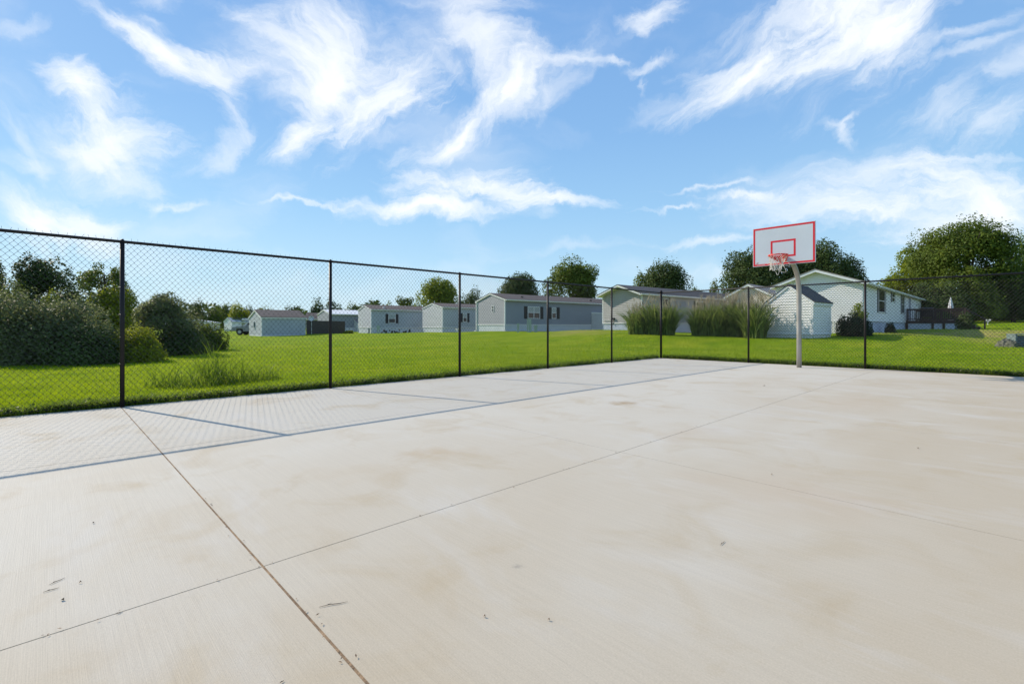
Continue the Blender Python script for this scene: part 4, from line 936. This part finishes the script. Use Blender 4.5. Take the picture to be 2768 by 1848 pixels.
tree('tree', 'domed dark tree behind the taupe home', 'tree', 1728, 1868, 708, 72, 'leaf2', 4.2, lobes=36, lr=.34, low=.13)
tree('tree', 'lower tree forming the left shoulder of the domed tree', 'tree', 1695, 1790, 728, 74, 'leaf1', 4.2, lobes=22, low=.1)
tree('tree', 'small pale distant tree right of the domed tree', 'tree', 1862, 1905, 762, 110, 'leaf1', 3.6, lobes=14, dens=2.6, low=.1)
tree('tree', 'small olive distant tree left of the backboard tree', 'tree', 1900, 1965, 768, 100, 'leaf4', 3.6, lobes=16, low=.05)
tree('tree', 'large dark tree behind the backboard on its left', 'tree', 1935, 2145, 670, 62, 'leaf2', 4.6, lobes=50, lr=.3, low=.13, spikes=.04)
tree('tree', 'tall dark tree behind the backboard on its right', 'tree', 2115, 2300, 650, 60, 'leaf2', 4.6, lobes=46, lr=.3, low=.13, spikes=.04)
tree('tree', 'smaller dark tree over the ridge of the white home', 'tree', 2230, 2345, 700, 62, 'leaf2', 4.4, lobes=32, low=.13, spikes=.05)
tree('tree', 'feathery light green tree behind the white home roof', 'tree', 2330, 2475, 728, 66, 'leaf3', 4.4, lobes=34, lr=.26, low=.05)
tree('tree', 'light green tree left of the huge right tree', 'tree', 2415, 2570, 662, 62, 'leaf3', 4.6, lobes=44, lr=.3, low=.13)
tree('tree', 'huge spreading dark green tree at the right', 'tree', 2482, 2752, 590, 53, 'leaf1', 5.0, lobes=90, lr=.26, low=.13, spikes=.04, r0=.32, fill=.25)
tree('tree', 'low dark green tree skirt behind the deck', 'tree', 2430, 2620, 742, 50, 'leaf2', 5, lobes=36, lr=.27, low=.02)
tree('tree', 'broad dark green lower tree in front of the huge trunk', 'tree', 2520, 2700, 700, 50.5, 'leaf1', 5, lobes=50, lr=.28, low=.06)
tree('tree', 'dark green tree filling the right edge below the bright one', 'tree', 2650, 2830, 705, 52.5, 'leaf2', 5, lobes=50, lr=.28, low=.06)
tree('tree', 'bright green tree cut by the right edge', 'tree', 2705, 2870, 652, 62, 'leaf3', 4.8, lobes=30, low=.05)
tree('bush', 'dark undergrowth mass below the huge tree', 'bush', 2600, 2720, 735, 58, 'leaf2', 5, lobes=30, low=-.02)
tree('bush', 'dark undergrowth mass at the right edge', 'bush', 2690, 2850, 730, 60, 'leaf2', 5, lobes=30, low=-.02)
tree('bush', 'dark rounded evergreen bush at the corner of the white home', 'bush', 2266, 2350, 834, 28.3, 'leafcon', 4.2, lobes=40, lr=.28, low=-.02, dens=5)
tree('bush', 'leafy green sapling rising out of the dark evergreen bush', 'bush', 2302, 2340, 818, 28.9, 'leaf3', 4, lobes=14, low=.3, dens=2)
tree('bush', 'small evergreen bush against the white home skirting', 'bush', 2392, 2424, 870, 33.5, 'leafcon', 4, lobes=14, low=-.02)
tree('bush', 'brown green shrub beside the deck steps', 'bush', 2588, 2626, 846, 37.5, 'leaf2', 4.5, lobes=18, low=-.02)
tree('bush', 'small green shrub at the foot of the brown roofed building', 'bush', 930, 962, 891, 63, 'leaf3', 3.5, lobes=10, low=0)

# distant wood closing the horizon (one mass)
n = 26000; az = RNG.uniform(-1.35, 1.25, n); dd = RNG.uniform(190, 225, n)
hh = 7.5+2.2*np.sin(az*17)+1.4*np.sin(az*43+1)+1.0*np.sin(az*91+2); hz = RNG.random(n)**.8*hh
px_ = dd*np.sin(az); py_ = dd*np.cos(az)
P = np.stack([py_*FW[0]+px_*RT[0], py_*FW[1]+px_*RT[1], hz-.5], 1)
V = leaf_cloud(P, np.tile(np.array([0, 0, .5]), (n, 1)), 1.5)
wd_ = fast_mesh('distant_wood', V, np.full(n, 4), np.arange(len(V)), M['leaf2']); tag(wd_, 'low distant wood along the horizon behind the homes', 'wood', kind='stuff')

def blades(P, h, w, lean, seed=0, segs=3, droop=.0):
    """curved tapering blades; P (n,3), h,w,lean arrays"""
    n = len(P); a = RNG.uniform(0, 2*math.pi, n); dx, dy = np.cos(a), np.sin(a); fa = RNG.uniform(0, math.pi, n); wx, wy = np.cos(fa), np.sin(fa)
    rows = []
    for k in range(segs+1):
        t = k/segs; out = lean*h*t**1.8; up = h*(t-droop*t**3)
        c = np.stack([P[:, 0]+dx*out, P[:, 1]+dy*out, P[:, 2]+up], 1); ww = w*(1-t**1.6)*.5
        if k < segs:
            o_ = np.stack([wx*ww, wy*ww, 0*ww], 1); rows += [c-o_, c+o_]
        else: rows.append(c)
    V = np.stack(rows, 1); m = V.shape[1]; base = np.arange(n)[:, None]*m
    fs = []; ln_ = []
    for k in range(segs-1): fs.append(base+np.array([2*k, 2*k+1, 2*k+3, 2*k+2])); ln_.append(4)
    fs.append(base+np.array([2*segs-2, 2*segs-1, 2*segs])); ln_.append(3)
    return V.reshape(-1, 3), np.tile(ln_, n), np.concatenate(fs, 1).reshape(-1)
# ornamental reeds: (pixel centre, depth, radius, height, plume share)
reeds = [(1722,31.4,.66,2.0,.12,'leftmost reed clump, in front of the taupe gable'),(1764,31.0,.62,2.4,.15,'green reed clump with tall thin stems left of the corner post'),(1806,30.4,.46,2.2,.08,'reed clump immediately right of the corner post'),
         (1898,30.0,.70,2.2,.10,'reed clump in the middle of the row, right of the gap'),(1936,29.5,.72,2.35,.25,'dense reed clump left of the tan plumed ones'),(1985,29.0,.62,2.5,.50,'reed clump with many tan plumes before the cream gable'),
         (2040,27.6,.70,2.45,.45,'rightmost reed clump, tan plumed, arching over the white shed')]
for px, d, ra, hgt, pl, lb in reeds:
    x_, y_ = xy(px, d); t = thing('ornamental_grass', lb, 'ornamental grass', (x_, y_, gz(x_, y_)), 0, 'tall reed clumps in front of the homes')
    hgt *= 1.12
    n = 900; rr_ = ra*.85*np.sqrt(RNG.random(n)); aa = RNG.uniform(0, 6.283, n)
    P = np.stack([rr_*np.cos(aa), rr_*np.sin(aa), np.zeros(n)-.03], 1); h = hgt*(.42+.80*RNG.random(n)**1.4)
    V, fl1, lo = blades(P, h, RNG.uniform(.035, .075, n), RNG.uniform(.15, 1.0, n)*(.4+.6*rr_/ra), segs=5, droop=.38); fast_mesh('blades', V, fl1, lo, M['reed'], t)
    n = int(130+110*pl); rr_ = ra*.7*np.sqrt(RNG.random(n)); aa = RNG.uniform(0, 6.283, n)
    P = np.stack([rr_*np.cos(aa), rr_*np.sin(aa), np.zeros(n)], 1); h = hgt*(.70+.34*RNG.random(n))
    V, fl1, lo = blades(P, h, np.full(n, .022), RNG.uniform(.05, .35, n), segs=4, droop=.06); fast_mesh('stalks', V, fl1, lo, M['reed'], t)
    # plumes at the stalk tips: read the tip vertices back
    tips = V.reshape(n, -1, 3)[:, -1]; k = np.repeat(np.arange(n)[RNG.random(n) < min(1, .25+pl)], 3); n2 = len(k)
    P = tips[k]-np.array([0, 0, .26])+RNG.normal(0, .015, (n2, 3))
    V, fl1, lo = blades(P, np.full(n2, .36), np.full(n2, .034), RNG.uniform(.05, .5, n2), segs=3, droop=.08); fast_mesh('plumes', V, fl1, lo, M['plume'], t)

# lawn blades close to the fences (too many to count)
def grass_field(n, sampler, hmin, hmax, w, name, mt, kind='stuff', label='', cat='grass', lean=(.1,.7), droop=.1):
    x, y, d = sampler(n); z = gz_arr(x, y)-.01; sc = np.clip(d/11, 1, 3.2)
    h = RNG.uniform(hmin, hmax, len(x))*(.75+.25*sc); V, fl1, lo = blades(np.stack([x, y, z], 1), h, w*sc, RNG.uniform(*lean, len(x)), segs=2, droop=droop)
    o = fast_mesh(name, V, fl1, lo, M[mt]); return tag(o, label, cat, kind=kind)
def s_lawn(n):
    d = 6.5+np.minimum(RNG.exponential(7.0, n*3), 42); px = RNG.uniform(-120, 2900, n*3); r = (px-CX)/FPX*d
    x = d*FW[0]+r*RT[0]; y = d*FW[1]+r*RT[1]; ok = ((x < CX0-.03) | (y > CY1+.03))
    # leave the building footprints free
    for cx_, cy_, W_, L_ in ((wh.location.x, wh.location.y, Wd, 30), (sh.location.x, sh.location.y, Ws, 3.8)):
        ok &= ~((x > cx_-W_) & (x < cx_) & (y > cy_) & (y < cy_+L_))
    return x[ok][:n], y[ok][:n], d[ok][:n]
grass_field(150000, s_lawn, .035, .075, .009, 'grass', 'blade', label='mown bright green grass blades of the lawn beyond the fences')
def s_edge(n):
    k = n*2//3; y = RNG.uniform(-4, YF, k*5); wgt = np.exp(-y/12)*(.35+.65*(.5+.5*np.sin(y*2.3+np.sin(y*5.1)*1.5))); y = y[RNG.random(len(y)) < wgt][:k]; x = CX0+.02-RNG.exponential(.13, len(y))
    x2 = RNG.uniform(XF, 2.5, n-k); y2 = CY1-.02+RNG.exponential(.13, n-k)
    X, Y = np.concatenate([x, x2]), np.concatenate([y, y2]); return X, Y, np.abs(X*FW[0]+Y*FW[1])
grass_field(26000, s_edge, .05, .24, .013, 'fence_line_grass', 'weedtall', label='longer untrimmed grass along the foot of the fences', lean=(.2,1.1), droop=.25)
# broad leaved weeds along the concrete edge
x, y, d = s_edge(24000); z = gz_arr(x, y)+RNG.random(len(x))*.10
V = leaf_cloud(np.stack([x, y, z], 1), np.tile(np.array([0, 0, .8]), (len(x), 1)), .045); tag(fast_mesh('weeds', V, np.full(len(x), 4), np.arange(len(V)), M['weed']), 'dark broad leaved weeds along the concrete edge', 'weeds', kind='stuff')
x, y, d = s_edge(1500); x = x-RNG.random(len(x))*.25*(x < XF); z = gz_arr(x, y)+.01+RNG.random(len(x))*.09
V = leaf_cloud(np.stack([x, y, z], 1), np.tile(np.array([-.5, 0, .8]), (len(x), 1)), .035, .5); tag(fast_mesh('leaf_litter', V, np.full(len(x), 4), np.arange(len(V)), M['straw']), 'pale dry leaf litter caught in the weeds at the fence foot', 'leaf litter', kind='stuff')
b = MB(); yy = np.arange(-12, YF+.3, .11); wv = .13+.05*np.sin(yy*3.1)+.03*np.sin(yy*7.7)
for k in range(len(yy)-1): b.quad((CX0-wv[k], yy[k], .002), (CX0-.002, yy[k], -.004), (CX0-.002, yy[k+1], -.004), (CX0-wv[k+1], yy[k+1], .002))
xx = np.arange(CX0, 8.2, .11); wv = .07+.03*np.sin(xx*3.1)+.02*np.sin(xx*7.7)
for k in range(len(xx)-1): b.quad((xx[k], CY1+.002, -.004), (xx[k+1], CY1+.002, -.004), (xx[k+1], CY1+wv[k+1], .002), (xx[k], CY1+wv[k], .002))
M['soil_shade'] = mat('dark soil', (.035,.025,.017), .95, col2=(.075,.052,.033), nscale=30, bump=.6)  # dark colour stands for bare soil and the shade along the slab edge
tag(b.build('soil_shade_strip', M['soil_shade']), kind='structure')
# tall weedy tufts behind the second bay
tufts = [(440,9.6,.30,.62,110,'short weedy grass tuft just right of the nearest post'),(478,9.5,.22,.50,70,'thin upright weed tuft right of the nearest post'),(575,10.0,.42,1.0,260,'tallest weedy grass tuft in the second fence bay'),(640,10.4,.45,.72,200,'weedy grass tuft beside the tallest one'),
         (705,10.9,.45,.45,220,'low brownish grass tuft before the second post'),(520,9.4,.4,.42,150,'low broad tuft in the middle of the second bay')]
for px, d, ra, hg, n, lb in tufts:
    x_, y_ = xy(px, d); rr_ = ra*np.sqrt(RNG.random(n)); aa = RNG.uniform(0, 6.283, n)
    V, fl1, lo = blades(np.stack([rr_*np.cos(aa), rr_*np.sin(aa), np.zeros(n)-.02], 1), hg*(.22+.95*RNG.random(n)**1.8)*(1.25-.6*rr_/ra), np.full(n, .020), RNG.uniform(.05, .8, n), segs=4, droop=.12)
    o = fast_mesh('grass_tuft', V, fl1, lo, M['weedtall']); o.location = (x_, y_, gz(x_, y_)); tag(o, lb, 'grass tuft', 'weedy tufts behind the side fence')

# ------------------------------------------------------------------ debris on the concrete
def gpt(px, py): d = FPX*EYE/(py-HY); return xy(px, d)
def debris(kind, px, py, px2, py2, label, grp=None):
    x0_, y0_ = gpt(px, py); x1_, y1_ = gpt(px2, py2); b = MB(); l = math.hypot(x1_-x0_, y1_-y0_); a = math.atan2(y1_-y0_, x1_-x0_)
    if kind == 'leaf':
        k = max(l*.7, .010); b.quad((0,-k*.05,.002),(k*.5,-k*.35,.008),(k,0,.003),(k*.6,k*.3,.012)); b.quad((0,-k*.05,.002),(k*.6,k*.3,.012),(k*.2,k*.35,.004)); m = 'dry'; nm = 'dry_leaf'
    else:
        b.tube([(0,0,.003),(l*.35,l*.04,.004),(l*.7,l*.01,.003),(l,l*.03,.003)], [.0006,.0014,.0013,.0005], 5)
        b.tube([(l*.3,l*.05,.005),(l*.45,l*.085,.006)], [.0009,.0004], 5); m = 'twig'; nm = 'twig'
    o = b.build(nm, M[m]); o.location = (x0_, y0_, .0005); o.rotation_euler = (0,0,a); tag(o, label, 'dry leaf' if kind == 'leaf' else 'twig', grp)
debris('twig', 862, 1642, 940, 1628, 'thin grass stalk lying right of the tan joint')
debris('twig', 116, 1602, 160, 1589, 'straight grass stalk lying in the lower left slab')
debris('twig', 132, 1582, 177, 1562, 'bent twig lying above the straight stalk, lower left slab')
debris('leaf', 165, 1622, 177, 1624, 'small brown leaf below the two stalks, lower left slab')
debris('leaf', 212, 1577, 226, 1573, 'tiny curled leaf right of the bent twig')
debris('leaf', 1306, 1667, 1316, 1668, 'tiny dark leaf on the middle foreground slab')
debris('twig', 1948, 1474, 1960, 1463, 'tiny pale stalk on the right foreground slab')
debris('leaf', 2478, 1211, 2486, 1213, 'tiny dark leaf on the right slab near the frame edge')
debris('leaf', 2083, 1283, 2091, 1284, 'tiny leaf speck on the right slab above the joint')
debris('leaf', 250, 1414, 256, 1415, 'dark speck of leaf right above the lower left slab')
debris('twig', 312, 1660, 326, 1657, 'short stalk lying on the thin joint, lower left')
debris('twig', 756, 1848, 768, 1840, 'short stalk at the bottom edge by the tan joint')
debris('leaf', 2062, 1042, 2072, 1043, 'small leaf lying in front of the hoop')
debris('leaf', 1480, 1676, 1486, 1677, 'small pale leaf speck right of the tan joint')

# fine litter blown against the fence and into the joints
n = 210; k = n//3
x = np.concatenate([CX0+.01+RNG.exponential(.10, k), RNG.uniform(CX0, .5, k), np.full(n-2*k, -2.565)+RNG.normal(0, .012, n-2*k)])
y = np.concatenate([RNG.uniform(-3, YF, k), .762+RNG.normal(0, .016, k), RNG.uniform(-1, 14, n-2*k)])
V = leaf_cloud(np.stack([x, y, .004+RNG.random(n)*.004], 1), np.tile(np.array([0, 0, 2.5]), (n, 1)), .014, .35)
tag(fast_mesh('litter', V, np.full(n, 4), np.arange(len(V)), M['dry']), 'fine brown litter along the fence foot and in the slab joints', 'litter', kind='stuff')
